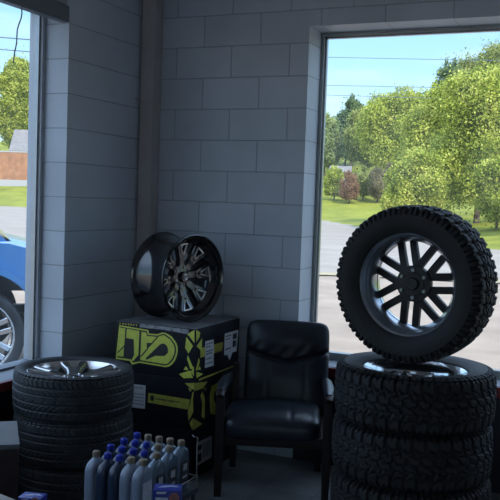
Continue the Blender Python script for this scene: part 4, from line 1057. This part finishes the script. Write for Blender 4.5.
# ------------------------------------------------------------------ light
wd = bpy.data.worlds.new('sky'); SC.world = wd; wd.use_nodes = True
nt = wd.node_tree; bg = nt.nodes['Background']
tc = nt.nodes.new('ShaderNodeTexCoord'); sp = nt.nodes.new('ShaderNodeSeparateXYZ'); nt.links.new(tc.outputs['Generated'], sp.inputs[0])
rp_ = nt.nodes.new('ShaderNodeValToRGB'); nt.links.new(sp.outputs['Z'], rp_.inputs['Fac'])
rp_.color_ramp.elements[0].position = 0.0; rp_.color_ramp.elements[0].color = (0.66, 0.86, 0.98, 1)
rp_.color_ramp.elements[1].position = 1.0; rp_.color_ramp.elements[1].color = (1.15, 1.50, 2.10, 1)
for ps, cl in ((0.10, (0.50, 0.78, 1.0)), (0.20, (0.36, 0.66, 1.0)), (0.32, (0.55, 0.80, 1.22)), (0.5, (1.02, 1.36, 1.95))):
    e = rp_.color_ramp.elements.new(ps); e.color = cl + (1,)
mp = nt.nodes.new('ShaderNodeMapping'); mp.inputs['Scale'].default_value = (3, 3, 14); nt.links.new(tc.outputs['Generated'], mp.inputs['Vector'])
cn = nt.nodes.new('ShaderNodeTexNoise'); cn.inputs['Scale'].default_value = 2.2; cn.inputs['Detail'].default_value = 6; nt.links.new(mp.outputs[0], cn.inputs['Vector'])
cr = nt.nodes.new('ShaderNodeMapRange'); cr.inputs['From Min'].default_value = 0.48; cr.inputs['From Max'].default_value = 0.8; cr.inputs['To Max'].default_value = 0.45
nt.links.new(cn.outputs['Fac'], cr.inputs['Value'])
mxn = nt.nodes.new('ShaderNodeMix'); mxn.data_type = 'RGBA'; nt.links.new(cr.outputs[0], mxn.inputs['Factor']); nt.links.new(rp_.outputs['Color'], mxn.inputs[6]); mxn.inputs[7].default_value = (0.85, 0.92, 1.0, 1)
nt.links.new(mxn.outputs[2], bg.inputs['Color']); bg.inputs['Strength'].default_value = 1.0

sun = bpy.data.lights.new('sun', 'SUN'); sun.energy = 3.6; sun.angle = math.radians(0.6); sun.color = (1.0, 0.90, 0.76)
so = bpy.data.objects.new('sun', sun); C.objects.link(so)
sd = Vector((-0.72, 0.68, -0.82)).normalized(); so.rotation_euler = sd.to_track_quat('-Z', 'Y').to_euler(); so.location = (8, -8, 12)

# ------------------------------------------------------------------ camera
cam = bpy.data.cameras.new('camera'); co = bpy.data.objects.new('camera', cam); C.objects.link(co)
cam.sensor_width = 36; cam.lens = 36 * 850 / 500; cam.clip_start = 0.05; cam.clip_end = 500
yaw_, pit, rol = -0.4190, 0.0589, 0.03534
cy, sy = math.cos(yaw_), math.sin(yaw_)
f = Vector((sy * math.cos(pit), cy * math.cos(pit), -math.sin(pit))); r = Vector((cy, -sy, 0)); u = r.cross(f)
r2 = r * math.cos(rol) + u * math.sin(rol); u2 = -r * math.sin(rol) + u * math.cos(rol)
mw = Matrix(((r2.x, u2.x, -f.x, 3.0569), (r2.y, u2.y, -f.y, -5.0425), (r2.z, u2.z, -f.z, 1.6484), (0, 0, 0, 1)))
co.matrix_world = mw
SC.camera = co
vs_ = SC.view_settings
SC.display_settings.display_device = 'sRGB'
vs_.view_transform = 'Standard'; vs_.look = 'None'; vs_.gamma = 1.0; vs_.exposure = 0.58; vs_.use_curve_mapping = False
SC.cycles.max_bounces = 12; SC.cycles.diffuse_bounces = 6; SC.cycles.transparent_max_bounces = 16
SC.cycles.use_denoising = True
